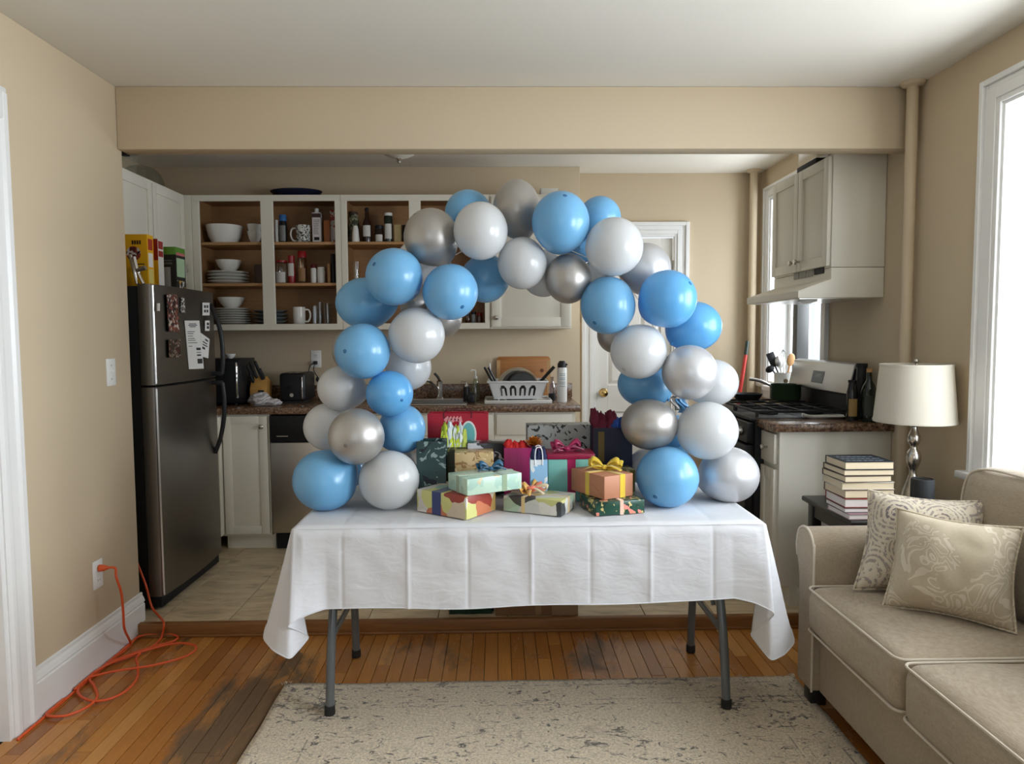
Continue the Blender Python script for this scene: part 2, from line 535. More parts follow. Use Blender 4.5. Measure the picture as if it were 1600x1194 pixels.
def damask():
    n = N('embroidered_floral_linen')
    v = n.coords()
    f = n.noise(v, 8, 2, .4, 1.4)
    ring = n.math('SINE', n.math('MULTIPLY', f, 74.0))
    m = n.math('GREATER_THAN', ring, .45)
    where = n.math('GREATER_THAN', n.noise(v, 4.5, 1), .40)
    m = n.math('MULTIPLY', m, where)
    base = n.mix(n.noise(v, 90, 3), srgb(190, 176, 152), srgb(174, 160, 136))
    c = n.mix(n.math('MULTIPLY', m, .5), base, srgb(220, 209, 190))
    return n.pbr(c, .85, 0.0, n.bump(m, .7, .003))
MT['damask'] = damask()
# living-room constants (metres)
XL, XR, D, CEIL = -1.715, 1.93, 3.30, 2.535
KF, KC, KB, KD, KXL, KXE = 0.055, 2.58, 5.02, 5.22, -2.42, 0.58
BACK = -2.45
# ================================================================== the setting
fl = struct(B().box(XL - .1, XR, BACK, 1.55, -.06, 0).box(XL - .1, XR, 1.55, D, -.06, -.012).obj('floor', plain('dark_subfloor', srgb(52, 32, 18), .8)))
# oak strips, each its own board
PW = .0575
x = XL - .02
row = 0
gapmat = MT['plank']
while x < XR - .005:
    x1 = min(x + PW, XR)
    y = D - .02
    first = True
    while y > 1.56:
        L = random.uniform(.35, 1.05) * (random.uniform(.3, 1) if first else 1)
        first = False
        y0 = max(y - L, 1.55)
        b = B().box(x + .0013, x1 - .0013, y0 + .0008, y - .0008, -.012, random.uniform(-.0004, .0003))
        b.obj('plank', MT['plank'], fl, smooth=False)
        y = y0
    x = x1
struct(B().box(XL - .1, XR + .22, BACK - .15, D + .1, CEIL, CEIL + .1).obj('ceiling', MT['ceil']))
struct(B().box(XL, XR, D, D + .10, 2.255, CEIL).obj('wall_header', MT['wall'], bevel=.006))
# left wall with a doorway towards the viewer
struct(B().box(XL - .1, XL, 2.455, D + .04, 0, CEIL).box(XL - .1, XL, 1.62, 2.455, 2.16, CEIL).box(XL - .1, XL, BACK, 1.62, 0, CEIL)
       .obj('wall_left', MT['wall'], bevel=.004))
d2 = struct(thing('door_2', 'white panelled door in the doorway of the living room wall', 'door', (XL - .06, 1.62, 0)))
B().box(XL - .095, XL - .055, 1.63, 2.415, .01, 2.15).obj('slab', MT['doorp'], d2, bevel=.003)
del d2['category']
t1 = struct(B().prism([(0, 2.44), (.010, 2.44), (.016, 2.455), (.016, 2.47), (.011, 2.485), (.011, 2.52), (.019, 2.53), (.019, 2.55), (0, 2.55)],
                      2.25, 'z', 0).obj('trim_1', MT['white'], smooth=False))
for v in t1.data.vertices: v.co.x += XL
B().box(XL - .1, XL + .004, 2.42, 2.455, 0, 2.18).obj('jamb', MT['white'], t1)
B().box(XL, XL + .018, 1.60, 2.55, 2.16, 2.27).obj('head_casing', MT['white'], t1, bevel=.004)
# baseboard: tall profile with a moulded cap
def baseprofile(x0, s):
    return [(x0, 0), (x0 + s * .016, 0), (x0 + s * .016, .135), (x0 + s * .011, .142), (x0 + s * .017, .150), (x0 + s * .012, .166), (x0 + s * .006, .176), (x0 + s * .006, .188), (x0, .192)]
struct(B().prism(baseprofile(XL, 1), 3.352 - 2.552, 'y', 2.552).obj('baseboard_left', MT['white'], smooth=False))
# wall behind the viewer with its window
WB = (-.95, .75, .82, 2.30)
struct(B().box(XL - .1, WB[0], BACK - .15, BACK, 0, CEIL).box(WB[1], XR + .22, BACK - .15, BACK, 0, CEIL)
       .box(WB[0], WB[1], BACK - .15, BACK, 0, WB[2]).box(WB[0], WB[1], BACK - .15, BACK, WB[3], CEIL).obj('wall_rear', MT['wall']))
# right wall, living room and kitchen, with three window openings
WR = [(.45, 1.47, .84, 2.28), (1.70, 2.72, .84, 2.28), (4.19, 5.03, 1.06, 2.36)]
b = B()
ys = BACK
for y0, y1, z0, z1 in WR:
    b.box(XR, XR + .22, ys, y0, -.06, KC)
    b.box(XR, XR + .22, y0, y1, -.06, z0).box(XR, XR + .22, y0, y1, z1, KC)
    ys = y1
b.box(XR, XR + .22, ys, KD + .1, -.06, KC)
struct(b.obj('wall_right', MT['wall']))
struct(B().box(XR - .016, XR, -.3, D + .02, 0, .18).obj('baseboard_right', MT['white'], bevel=.004))

def window(idx, y0, y1, z0, z1, lab, cas=.105, mull=None, sill=True):
    r = struct(thing('window_%d' % idx, lab, 'window', (XR, (y0 + y1) / 2, z0)))
    del r['category']
    def casing(name, poly):   # stepped moulding around the opening
        bb = B()
        for k, (a0, a1, dd) in enumerate(((0, .20, .012), (.20, .62, .017), (.62, .80, .013), (.80, 1.0, .026))):
            yy0, yy1, zz0, zz1 = poly(a0, a1)
            bb.box(XR - dd, XR + .002, yy0, yy1, zz0, zz1)
        bb.obj(name, MT['white'], r, smooth=False, bevel=.002, seg=1)
    zb = z0 - .02
    casing('side_casing', lambda a0, a1: (y1 + a0 * cas, y1 + a1 * cas, zb, z1 + a1 * cas))
    casing('side_casing', lambda a0, a1: (y0 - a1 * cas, y0 - a0 * cas, zb, z1 + a1 * cas))
    casing('head_casing', lambda a0, a1: (y0 - a0 * cas, y1 + a0 * cas, z1 + a0 * cas, z1 + a1 * cas))
    # lining of the opening
    B().box(XR, XR + .22, y0, y0 + .012, z0, z1).box(XR, XR + .22, y1 - .012, y1, z0, z1).box(XR, XR + .22, y0 + .012, y1 - .012, z1 - .012, z1).box(XR, XR + .22, y0 + .012, y1 - .012, z0, z0 + .012).obj('lining', MT['white'], r)
    if sill:
        B().box(XR - .055, XR + .1, y0 - cas - .03, y1 + cas + .03, z0 - .03, z0).obj('sill', MT['white'], r, bevel=.006)
        B().box(XR - .018, XR, y0 - cas, y1 + cas, z0 - .11, z0 - .03).obj('apron', MT['white'], r, bevel=.004)
    zm = (z0 + z1) / 2
    for nm, a, c, xo in (('lower_sash', z0 + .012, zm + .02, .135), ('upper_sash', zm - .02, z1 - .012, .172)):
        yy = [y0 + .012, y1 - .012]
        s = B().box(XR + xo, XR + xo + .03, yy[0], yy[0] + .045, a, c).box(XR + xo, XR + xo + .03, yy[1] - .045, yy[1], a, c)
        s.box(XR + xo, XR + xo + .03, yy[0] + .045, yy[1] - .045, a, a + .05).box(XR + xo, XR + xo + .03, yy[0] + .045, yy[1] - .045, c - .04, c)
        so = s.obj(nm, MT['white'], r, bevel=.002, seg=1)
        B().box(XR + xo + .013, XR + xo + .017, yy[0] + .04, yy[1] - .04, a + .045, c - .035).obj('pane', MT['wglass'], so)
    if mull:
        B().box(XR + .02, XR + .10, mull - .035, mull + .035, z0, z1).obj('mullion', plain('grey_mullion', srgb(70, 70, 68), .5), r, bevel=.003)
    return r
window(1, *WR[1], 'tall white-cased window above the sofa')
window(2, *WR[0], 'white-cased window nearer the viewer in the sofa wall')
window(3, *WR[2], 'white-cased kitchen window beside the stove hood', cas=.085, mull=4.63)
w4 = struct(thing('window_4', 'wide window in the wall behind the viewer', 'window', (-.1, BACK, .82)))
del w4['category']
B().box(WB[0] - .1, WB[0], BACK, BACK + .02, WB[2] - .1, WB[3] + .1).box(WB[1], WB[1] + .1, BACK, BACK + .02, WB[2] - .1, WB[3] + .1).box(WB[0], WB[1], BACK, BACK + .02, WB[3], WB[3] + .1).box(WB[0], WB[1], BACK, BACK + .04, WB[2] - .1, WB[2]).obj('casing', MT['white'], w4, bevel=.004)
B().box(-.14, -.06, BACK - .1, BACK - .06, WB[2], WB[3]).box(WB[0], -.14, BACK - .1, BACK - .06, 1.53, 1.59).box(-.06, WB[1], BACK - .1, BACK - .06, 1.53, 1.59).obj('sash', MT['white'], w4, bevel=.003)
B().box(WB[0], WB[1], BACK - .085, BACK - .08, WB[2], WB[3]).obj('pane', MT['wglass'], w4)

# ---- kitchen shell
kf = struct(B().box(KXL, XR, D, KD + .1, -.06, KF - .012).obj('floor_kitchen', MT['grout']))
TS = .333
xs = [-1.63 + TS * k for k in range(-3, 12)]
ysj = [D + .012] + [3.612 + TS * k for k in range(0, 6)]
tmesh = None
for i in range(len(xs) - 1):
    for j in range(len(ysj) - 1):
        a, c = max(xs[i], KXL), min(xs[i + 1], XR)
        e, g = ysj[j], min(ysj[j + 1], KD)
        if c - a < .02 or g - e < .02: continue
        B().box(a + .002, c - .002, e + .002, g - .002, KF - .012, KF + random.uniform(-.0004, .0004)).obj('tile', MT['tile'], kf, bevel=.0012, seg=1, smooth=False)
st = struct(B().box(XL + .002, XR - .002, D - .022, D + .012, 0, KF + .008).obj('trim_2', MT['riser'], bevel=.006, seg=3))
B().box(XL + .002, XR - .02, D - .034, D - .022, 0, .014).obj('shoe_moulding', MT['riser'], st, bevel=.004)
struct(B().box(KXL, XR, D + .10, KD + .1, KC, KC + .1).obj('ceiling_kitchen', MT['ceil']))
struct(B().box(KXL - .1, KXL, D - .06, KD, -.06, KC).box(KXL, XL - .1, D - .06, D + .04, -.06, KC).obj('wall_kitchen_left', MT['wall']))
struct(B().box(KXL - .1, KXE, KB, KB + .1, -.06, KC).box(KXE - .1, KXE, KB + .1, KD + .1, -.06, KC).obj('wall_back', MT['wall'], bevel=.003))
DX0, DX1, DZ = .727, 1.292, 2.115
struct(B().box(KXE, DX0 - .02, KD, KD + .1, -.06, KC).box(DX1 + .02, XR, KD, KD + .1, -.06, KC).box(DX0 - .02, DX1 + .02, KD, KD + .1, DZ + .02, KC).obj('wall_door', MT['wall']))
dr = struct(thing('door_1', 'white six-panel door with brass knob at the back of the kitchen', 'door', ((DX0 + DX1) / 2, KD, KF)))
del dr['category']
# slab: frame members around six sunk panels
sl, cols = .085, 2
pw = (DX1 - DX0 - 3 * sl) / 2
rows = [(KF + .20, KF + .78), (KF + .98, KF + 1.60), (KF + 1.70, KF + 1.93)]
b = B().box(DX0, DX1, KD + .035, KD + .07, KF + .008, DZ)
zed = [KF + .008] + [z for r in rows for z in r] + [DZ]
for k in range(3): b.box(DX0 + k * (sl + pw), DX0 + k * (sl + pw) + sl, KD + .022, KD + .036, KF + .008, DZ)
for k in range(0, 8, 2):
    for c in range(2): b.box(DX0 + sl + c * (sl + pw), DX0 + (c + 1) * (sl + pw), KD + .022, KD + .036, zed[k], zed[k + 1])
b.obj('slab', MT['doorp'], dr, bevel=.002, seg=1)
for z0, z1 in rows:
    for c in range(2):
        xx = DX0 + sl + c * (sl + pw)
        B().add([(xx + .012, KD + .034, z0 + .012), (xx + pw - .012, KD + .034, z0 + .012), (xx + pw - .012, KD + .034, z1 - .012), (xx + .012, KD + .034, z1 - .012),
                 (xx + .035, KD + .024, z0 + .035), (xx + pw - .035, KD + .024, z0 + .035), (xx + pw - .035, KD + .024, z1 - .035), (xx + .035, KD + .024, z1 - .035)],
                [(4, 5, 6, 7), (0, 1, 5, 4), (1, 2, 6, 5), (2, 3, 7, 6), (3, 0, 4, 7)]).obj('panel', MT['doorp'], dr, smooth=False)
k = atY(934, 614, KD)
B().lathe([(.0, 0), (.032, 0), (.033, .004), (.026, .008), (.012, .012), (.011, .03), (.024, .036), (.029, .048), (.026, .060), (.012, .066), (0, .067)], 24, (DX0 + .055, KD + .022, k.z), ax=(0, -1, 0)).obj('knob', MT['brass'], dr)
for z in (.25, 1.05, 1.86):
    B().box(DX1 - .004, DX1 + .018, KD + .004, KD + .024, z, z + .09).obj('hinge', MT['nickel'], dr)
def door_casing(poly):
    bb = B()
    for a0, a1, dd in ((0, .18, .012), (.18, .45, .019), (.45, .75, .014), (.75, 1.0, .027)):
        x0, x1, z0, z1 = poly(a0, a1)
        bb.box(x0, x1, KD - dd, KD + .03, z0, z1)
    return bb
cw = .105
t3 = struct(door_casing(lambda a, c: (DX1 + .006 + a * cw, DX1 + .006 + c * cw, KF, DZ + .006 + c * cw)).obj('trim_3', MT['white'], smooth=False, bevel=.002, seg=1))
door_casing(lambda a, c: (max(KXE + .002, DX0 - .006 - c * cw), DX0 - .006 - a * cw, KF, DZ + .006 + c * cw)).obj('side_casing', MT['white'], t3, smooth=False, bevel=.002, seg=1)
door_casing(lambda a, c: (max(KXE + .002, DX0 - .006 - a * cw), DX1 + .006 + a * cw, DZ + .006 + a * cw, DZ + .006 + c * cw)).obj('head_casing', MT['white'], t3, smooth=False, bevel=.002, seg=1)

# ---- pipes
def pipe(name, x, y, r, z0, z1, lab):
    t = thing(name, lab, 'pipe', (x, y, z0))
    B().lathe([(r, z0), (r, z1)], 20, (x, y, 0)).obj('riser_pipe', MT['wall'], t)
    B().lathe([(r + .002, z1 - .02), (r + .022, z1 - .014), (r + .03, z1 - .002), (r + .03, z1)], 20, (x, y, 0)).obj('ceiling_flange', MT['wall'], t)
    B().lathe([(r + .03, z0), (r + .03, z0 + .004), (r + .018, z0 + .016), (r + .002, z0 + .02)], 20, (x, y, 0)).obj('floor_flange', MT['wall'], t)
pipe('heating_pipe', 1.884, 3.245, .025, 0, CEIL, 'beige painted heating pipe in the corner behind the table lamp')
pipe('heating_pipe', 1.845, 5.13, .027, KF, KC, 'beige painted heating pipe in the far corner by the broom')

# ---- ceiling light in the kitchen
c = atY(623, 255, 4.30)
t = thing('ceiling_light', 'flush glass ceiling light peeking below the beam', 'ceiling light', (c.x, 4.30, KC))
zt = c.z
B().lathe([(0, zt), (.009, zt + .002), (.013, zt + .010), (.008, zt + .018), (.016, zt + .024), (.018, zt + .03)], 20, (c.x, 4.30, 0)).obj('finial', MT['nickel'], t)
B().lathe([(.012, zt + .026), (.05, zt + .034), (.09, zt + .052), (.125, zt + .085), (.13, zt + .095)], 28, (c.x, 4.30, 0), cap=False).obj('glass_bowl', plain('frosted_glass', srgb(212, 206, 192), .4), t)
B().lathe([(.135, zt + .09), (.14, zt + .10), (.12, KC - .004), (.10, KC)], 28, (c.x, 4.30, 0)).obj('canopy', MT['nickel'], t)

# ---- outlets and switch
def outlet(root, M, toggle=False):
    B(M).box(-.036, .036, 0, .005, -.06, .06).obj('cover_plate', MT['white'], root, local=True, bevel=.002)
    if toggle:
        B(M).box(-.005, .005, .004, .016, -.002, .014).obj('toggle', MT['white'], root, local=True, bevel=.001)
        for s in (-1, 1): B(M).cyl((0, .004, s * .03), .0035, .002, 10, (0, 1, 0)).obj('screw', MT['steel'], root, local=True)
    else:
        for s in (-1, 1):
            q = B(M).box(-.016, .016, .004, .007, s * .026 - .014, s * .026 + .014).obj('receptacle', MT['white'], root, local=True, bevel=.001)
            B(M).box(-.008, -.0055, .0068, .0075, s * .026 - .003, s * .026 + .006).box(.0055, .008, .0068, .0075, s * .026 - .003, s * .026 + .006).obj('slots', MT['blackmat'], q, local=True)
Mleft = frame((0, 0, 0), (0, -1, 0), (1, 0, 0))
OUTL = Vector((XL, 2.995, .40))
t = thing('wall_outlet', 'white outlet low on the left wall with the orange plug', 'outlet', OUTL)
outlet(t, Mleft)
t = thing('light_switch', 'white toggle light switch on the beige left wall', 'light switch', (XL, 3.165, 1.253))
outlet(t, Mleft, True)
o = atY(494, 561, KB)
t = thing('wall_outlet', 'white outlet above the counter behind the toaster', 'outlet', (o.x, KB, o.z))
outlet(t, frame((0, 0, 0), (1, 0, 0), (0, -1, 0)))
KOUT = Vector((o.x, KB, o.z))
# ================================================================== kitchen cabinets
def cdoor(root, M, w_, h, name='door', knob=None, t=.02, st=.05, mat=None, pull=None):
    """framed door with a sunk panel; local x across, y outwards, z up"""
    mat = mat or MT['cab']
    b = B(M)
    st = min(st, w_ * .3, h * .3)
    b.box(0, st, 0, t, 0, h).box(w_ - st, w_, 0, t, 0, h).box(st, w_ - st, 0, t, 0, st).box(st, w_ - st, 0, t, h - st, h)
    b.box(st - .002, w_ - st + .002, 0, t - .009, st - .002, h - st + .002)
    d = b.obj(name, mat, root, bevel=.0022, seg=2)
    if knob:
        B(M).lathe([(.006, 0), (.005, .012), (.008, .016), (.0145, .022), (.0155, .028), (.012, .033), (0, .035)], 16, (knob[0], t, knob[1]), ax=(0, 1, 0)).obj('knob', MT['nickel'], d)
    return d
UF = 4.70                                  # front plane of the wall cabinets
UX = lambda px, py=410: atY(px, py, UF).x
ZT = atY(420, 304.5, UF).z
ZB = atY(420, 516, UF).z
ZO1, ZO0 = atY(420, 314, UF).z, atY(420, 506.5, UF).z
ZS1, ZS2 = atY(420, 377.5, UF + .01).z, atY(420, 442, UF + .01).z
ZS0 = ZO0
def open_unit(label, x0, x1, bays):
    r = thing('wall_cabinet', label, 'cabinet', ((x0 + x1) / 2, KB, ZB))
    f = .018
    B().box(x0, x0 + f, UF + .02, KB - .003, ZB, ZT).obj('side_panel', MT['maple'], r)
    B().box(x1 - f, x1, UF + .02, KB - .003, ZB, ZT).obj('side_panel', MT['maple'], r)
    B().box(x0 + f, x1 - f, UF + .02, KB - .003, ZB + .004, ZO0).obj('bottom_panel', MT['maple'], r)
    B().box(x0 + f, x1 - f, UF + .02, KB - .003, ZT - f, ZT).obj('top_panel', MT['maple'], r)
    B().box(x0 + f, x1 - f, KB - .012, KB - .003, ZO0, ZT - f).obj('back_panel', MT['maple'], r)
    b = B().box(x0, x1, UF, UF + .02, ZB, ZO0).box(x0, x1, UF, UF + .02, ZO1, ZT)
    e = [x0] + [v for q in bays for v in q] + [x1]
    for k in range(0, len(e), 2): b.box(e[k], e[k + 1], UF, UF + .02, ZO0, ZO1)
    b.obj('face_frame', MT['cab'], r, bevel=.0015, seg=1)
    for z in (ZS1, ZS2):
        B().box(x0 + f, x1 - f, UF + .028, KB - .013, z - .019, z).obj('shelf', MT['shelfw'], r, bevel=.003)
    return r
xA0, xA1, xB1, xC1 = UX(302), UX(533.5), UX(765), UX(893)
open_unit('open cream wall cabinet holding plates, bowls, mugs and spices', xA0, xA1, [(UX(313), UX(409)), (UX(428), UX(524.5))])
open_unit('open cream wall cabinet of bottles behind the balloon arch', xA1 + .002, xB1, [(UX(543), UX(640)), (UX(658), UX(757))])
r = thing('wall_cabinet', 'closed cream wall cabinet beside the white door', 'cabinet', ((xB1 + xC1) / 2, KB, ZB))
B().box(xB1 + .002, xC1, UF + .001, KB - .003, ZB, ZT).obj('body', MT['cab'], r, bevel=.002)
cdoor(r, frame((xB1 + .012, UF, ZB + .012), (1, 0, 0), (0, -1, 0)), xC1 - xB1 - .022, ZT - ZB - .03, knob=(.03, .06), st=.062)
# corner filler and the cabinet over the refrigerator
LUX = -2.03
r = thing('wall_cabinet', 'cream wall cabinet above the refrigerator with two doors', 'cabinet', (KXL + .2, 4.25, 1.76))
B().box(KXL + .003, LUX, 3.80, KB - .004, 1.76, ZT).obj('body', MT['cab'], r, bevel=.002)
for k, (a, c) in enumerate(((3.835, 4.235), (4.243, 4.655))):
    cdoor(r, frame((LUX, a, 1.78), (0, 1, 0), (1, 0, 0)), c - a, ZT - 1.80)
r = thing('corner_filler', 'narrow cream filler panel in the cabinet corner with a hanging hook', 'cabinet panel', ((LUX + xA0) / 2, UF, ZB))
B().box(LUX - .02, xA0 - .002, UF - .002, UF + .3, ZB, ZT).obj('stile', MT['cab'], r, bevel=.0015)
hk = atY(292.5, 421, UF)
B().tube(smoothpath([(hk.x, UF - .004, hk.z + .03), (hk.x, UF - .012, hk.z + .005), (hk.x + .01, UF - .014, hk.z - .012), (hk.x - .002, UF - .012, hk.z - .02), (hk.x - .008, UF - .012, hk.z - .008)], 5), .0025, 6).obj('hook', MT['nickel'], r)

# ---- base units
BF, CT = 4.435, .967                       # cabinet fronts, worktop height
BX = lambda px, py=750: atY(px, py, BF).x
def base_unit(name, label, x0, x1, doors, drawers, cat='cabinet'):
    r = thing(name, label, cat, ((x0 + x1) / 2, (BF + KB) / 2, KF))
    q_ = .018
    B().box(x0, x0 + q_, BF, KB - .005, KF + .10, CT - .041).box(x1 - q_, x1, BF, KB - .005, KF + .10, CT - .041).box(x0 + q_, x1 - q_, BF, KB - .005, KF + .10, KF + .118).box(x0 + q_, x1 - q_, KB - .012, KB - .005, KF + .118, CT - .041).box(x0 + q_, x1 - q_, BF, BF + q_, KF + .118, CT - .041).obj('body', MT['cab'], r)
    B().box(x0, x1, BF + .07, KB - .005, KF, KF + .10).obj('toe_kick', MT['cab'], r)
    for (a, c, kx) in doors:
        cdoor(r, frame((a, BF, KF + .115), (1, 0, 0), (0, -1, 0)), c - a, (.57 if drawers else .745), knob=(kx * (c - a - .06) + .03, (.5 if drawers else .68)))
    for (a, c) in drawers:
        bb = B(frame((a, BF, CT - .185), (1, 0, 0), (0, -1, 0))).box(0, c - a, 0, .02, 0, .13)
        bb.obj('drawer_front', MT['cab'], r, bevel=.003)
    return r
x1_, x2_ = BX(351), BX(424)
base_unit('base_cabinet', 'cream base cabinet between refrigerator and dishwasher', x1_ - .02, x2_ - .003, [(x1_ + .004, x2_ - .012, 1)], [])
xdw = x2_ + .60
t = thing('dishwasher', 'dishwasher with black control strip beside the cream cabinet', 'dishwasher', ((x2_ + xdw) / 2, 4.7, KF))
B().box(x2_ + .004, xdw - .004, BF + .02, KB - .01, KF + .11, CT - .045).obj('body', MT['blackmat'], t)
zc_ = atY(450, 690, BF).z
B().box(x2_ + .006, xdw - .006, BF - .025, BF + .02, KF + .12, zc_ - .003).obj('door_panel', MT['lsteel'], t, bevel=.006)
cp = B().box(x2_ + .006, xdw - .006, BF - .030, BF + .02, zc_, CT - .05).obj('control_panel', MT['blackpl'], t, bevel=.006)
B().box(x2_ + .05, x2_ + .12, BF - .032, BF - .029, zc_ + .035, zc_ + .040).obj('badge', MT['steel'], cp)
B().box(x2_ + .01, xdw - .01, BF + .05, BF + .3, KF, KF + .115).obj('toe_panel', MT['blackmat'], t)
xsk = BX(776)
base_unit('base_cabinet', 'cream sink cabinet behind the red gift bag', xdw + .002, xsk - .012, [(xdw + .012, (xdw + xsk) / 2 - .008, 1), ((xdw + xsk) / 2 - .002, xsk - .022, 0)], [(xdw + .012, xsk - .022)])
xre = BX(899)
base_unit('base_cabinet', 'cream drawer cabinet under the dish rack', xsk - .010, xre, [(xsk + .002, xre - .012, 0)], [(xsk + .002, xre - .024)])
t = thing('base_cabinet', 'cream base cabinet along the wall behind the refrigerator', 'cabinet', (-2.0, 4.33, KF))
B().box(KXL + .005, -1.745, 4.235, BF - .002, KF + .10, CT - .042).box(KXL + .005, x1_ - .022, BF, KB - .005, KF + .10, CT - .042).obj('body', MT['cab'], t, bevel=.0015)
B().box(KXL + .005, -1.80, 4.235, BF - .002, KF, KF + .10).obj('toe_kick', MT['cab'], t)
cdoor(t, frame((-1.745, 4.24, KF + .115), (0, 1, 0), (1, 0, 0)), .185, .745)

# worktop with a cut-out for the sink
xw1 = atY(907.5, 637, 4.40).x
SX0, SX1, SY0, SY1 = -.66, -.22, 4.50, 4.86
t = thing('worktop', 'speckled brown laminate worktop along the back wall', 'worktop', (-.8, 4.7, CT - .04))
b = B()
b.box(KXL + .005, SX0, 4.40, KB - .002, CT - .04, CT).box(SX1, xw1, 4.40, KB - .002, CT - .04, CT).box(SX0, SX1, 4.40, SY0, CT - .04, CT).box(SX0, SX1, SY1, KB - .002, CT - .04, CT)
b.box(KXL + .005, -1.72, 4.23, 4.40, CT - .04, CT)
b.obj('counter_slab', MT['gran'], t, bevel=.003)
B().box(KXL + .005, atY(894, 610, KB - .02).x, KB - .022, KB - .002, CT, CT + .10).obj('backsplash', MT['gran'], t, bevel=.003)
t = thing('sink', 'stainless steel kitchen sink set in the worktop', 'sink', ((SX0 + SX1) / 2, (SY0 + SY1) / 2, CT))
e = .02
b = B().box(SX0 - e, SX1 + e, SY0 - e, SY0, CT, CT + .007).box(SX0 - e, SX1 + e, SY1, SY1 + .07, CT, CT + .007).box(SX0 - e, SX0, SY0, SY1, CT, CT + .007).box(SX1, SX1 + e, SY0, SY1, CT, CT + .007)
b.obj('rim', MT['steel'], t, bevel=.003)
b = B().box(SX0 + .002, SX0 + .006, SY0 + .002, SY1 - .002, CT - .17, CT).box(SX1 - .006, SX1 - .002, SY0 + .002, SY1 - .002, CT - .17, CT).box(SX0 + .002, SX1 - .002, SY0 + .002, SY0 + .006, CT - .17, CT).box(SX0 + .002, SX1 - .002, SY1 - .006, SY1 - .002, CT - .17, CT).box(SX0 + .002, SX1 - .002, SY0 + .002, SY1 - .002, CT - .175, CT - .17)
b.obj('basin', MT['steel'], t)
# faucet
fx = atY(687, 610, 4.90).x
t = thing('faucet', 'chrome kitchen faucet with an upright lever', 'faucet', (fx, 4.90, CT + .007))
z = CT + .007
B().lathe([(.028, 0), (.028, .008), (.020, .012), (.019, .10), (.022, .12), (.014, .13)], 20, (fx, 4.90, z)).obj('body', MT['chrome'], t)
B().tube(smoothpath([(fx, 4.90, z + .05), (fx - .03, 4.87, z + .09), (fx - .07, 4.83, z + .13), (fx - .092, 4.80, z + .125)], 6), [.011] * 18 + [.013], 10).obj('spout', MT['chrome'], t)
B().tube(smoothpath([(fx, 4.90, z + .125), (fx - .012, 4.90, z + .15), (fx - .035, 4.895, z + .175)], 6), .009, 10).obj('lever', MT['blackpl'], t)

# ---- refrigerator
FX, FY0, FY1, FT = -1.655, 3.45, 4.20, 1.662
zsm = atY(246, 604, FY0).z
t = thing('refrigerator', 'dark stainless top-freezer refrigerator against the kitchen wall', 'refrigerator', (-2.0, 3.83, KF))
B().box(KXL + .03, FX - .078, FY0 + .012, FY1, KF + .03, FT - .008).obj('body', MT['blackmat'], t, bevel=.006)
B().box(FX - .12, FX - .02, FY0 + .02, FY1 - .01, KF + .012, KF + .075).obj('base_grille', MT['blackmat'], t, bevel=.003)
for nm, z0, z1 in (('freezer_door', zsm + .006, FT), ('fridge_door', KF + .075, zsm - .006)):
    # cross-section in plan: rounded outer edges
    pr = [(FX - .07, FY0), (FX - .022, FY0), (FX - .010, FY0 + .004), (FX - .003, FY0 + .014), (FX, FY0 + .03)]
    pr += [(FX + .012, FY0 + .2), (FX + .016, (FY0 + FY1) / 2), (FX + .012, FY1 - .2)]
    pr += [(FX, FY1 - .03), (FX - .003, FY1 - .014), (FX - .010, FY1 - .004), (FX - .022, FY1), (FX - .07, FY1)]
    d = B().prism(pr, z1 - z0, 'z', z0).obj(nm, MT['dsteel'], t, ang=20)
    B().box(FX - .074, FX - .008, FY0 + .012, FY1 - .012, (z0 - .004 if nm[0] == 'f' and nm[1] == 'r' and nm[2] == 'e' else z1), (z0 if nm[:4] == 'free' else z1 + .004)).obj('edge_strip', MT['blackpl'], d)
    B().tube([(FX - .004, FY0 + .010, z0 + .006), (FX - .004, FY0 + .010, z1 - .006)], .006, 8).obj('edge_trim', MT['steel'], d)
    hy = FY1 - .075
    if nm == 'freezer_door': zz = [z0 + .02, z0 + .10, (z0 + .42 + z0) / 2 + .02, z0 + .34, z0 + .42]
    else: zz = [z1 - .02, z1 - .10, z1 - .22, z1 - .34, z1 - .43]
    ou = [.058, .066, .062, .038, .004]
    B().tube(smoothpath([(FX + o_, hy, zz_) for o_, zz_ in zip(ou, zz)], 6), .0125, 10).obj('handle', MT['blackpl'], d)
    B().box(FX - .002, FX + .06, hy - .011, hy + .011, min(zz[0], zz[0]) - .012, zz[0] + .012).obj('handle_mount', MT['blackpl'], d, bevel=.003)
FTOP = FT
def flat(name, lab, cat, quad, mat, x=None, th=.0018, group=None):
    """sheet stuck on the fridge door; quad in photo positions on the door plane"""
    x = FX + .0165 if x is None else x
    pts = [atX(px, py, x) for px, py in quad]
    c = sum(pts, Vector()) / 4
    vs = [Vector((x, p.y, p.z)) for p in pts] + [Vector((x + th, p.y, p.z)) for p in pts]
    t = thing(name, lab, cat, Vector((x, c.y, c.z)), group=group)
    B().add(vs, [(0, 1, 2, 3), (7, 6, 5, 4), (0, 4, 5, 1), (1, 5, 6, 2), (2, 6, 7, 3), (3, 7, 4, 0)]).obj('sheet', mat, t, smooth=False)
    return t, pts
def lines(root, pts, rows, x, mat=None, name='print'):
    """rows of print on a sheet: (v, u0, u1, thickness) in sheet fractions"""
    b = B()
    a, bq, cq, dq = pts
    def P(u, v): return (a * (1 - u) + bq * u) * (1 - v) + (dq * (1 - u) + cq * u) * v
    for v, u0, u1, hh in rows:
        q = [P(u0, v), P(u1, v), P(u1, v + hh), P(u0, v + hh)]
        b.add([Vector((x, p.y, p.z)) for p in q], [(0, 1, 2, 3)])
    b.obj(name, mat or plain('black_print', (.03, .03, .03), .6), root, smooth=False)
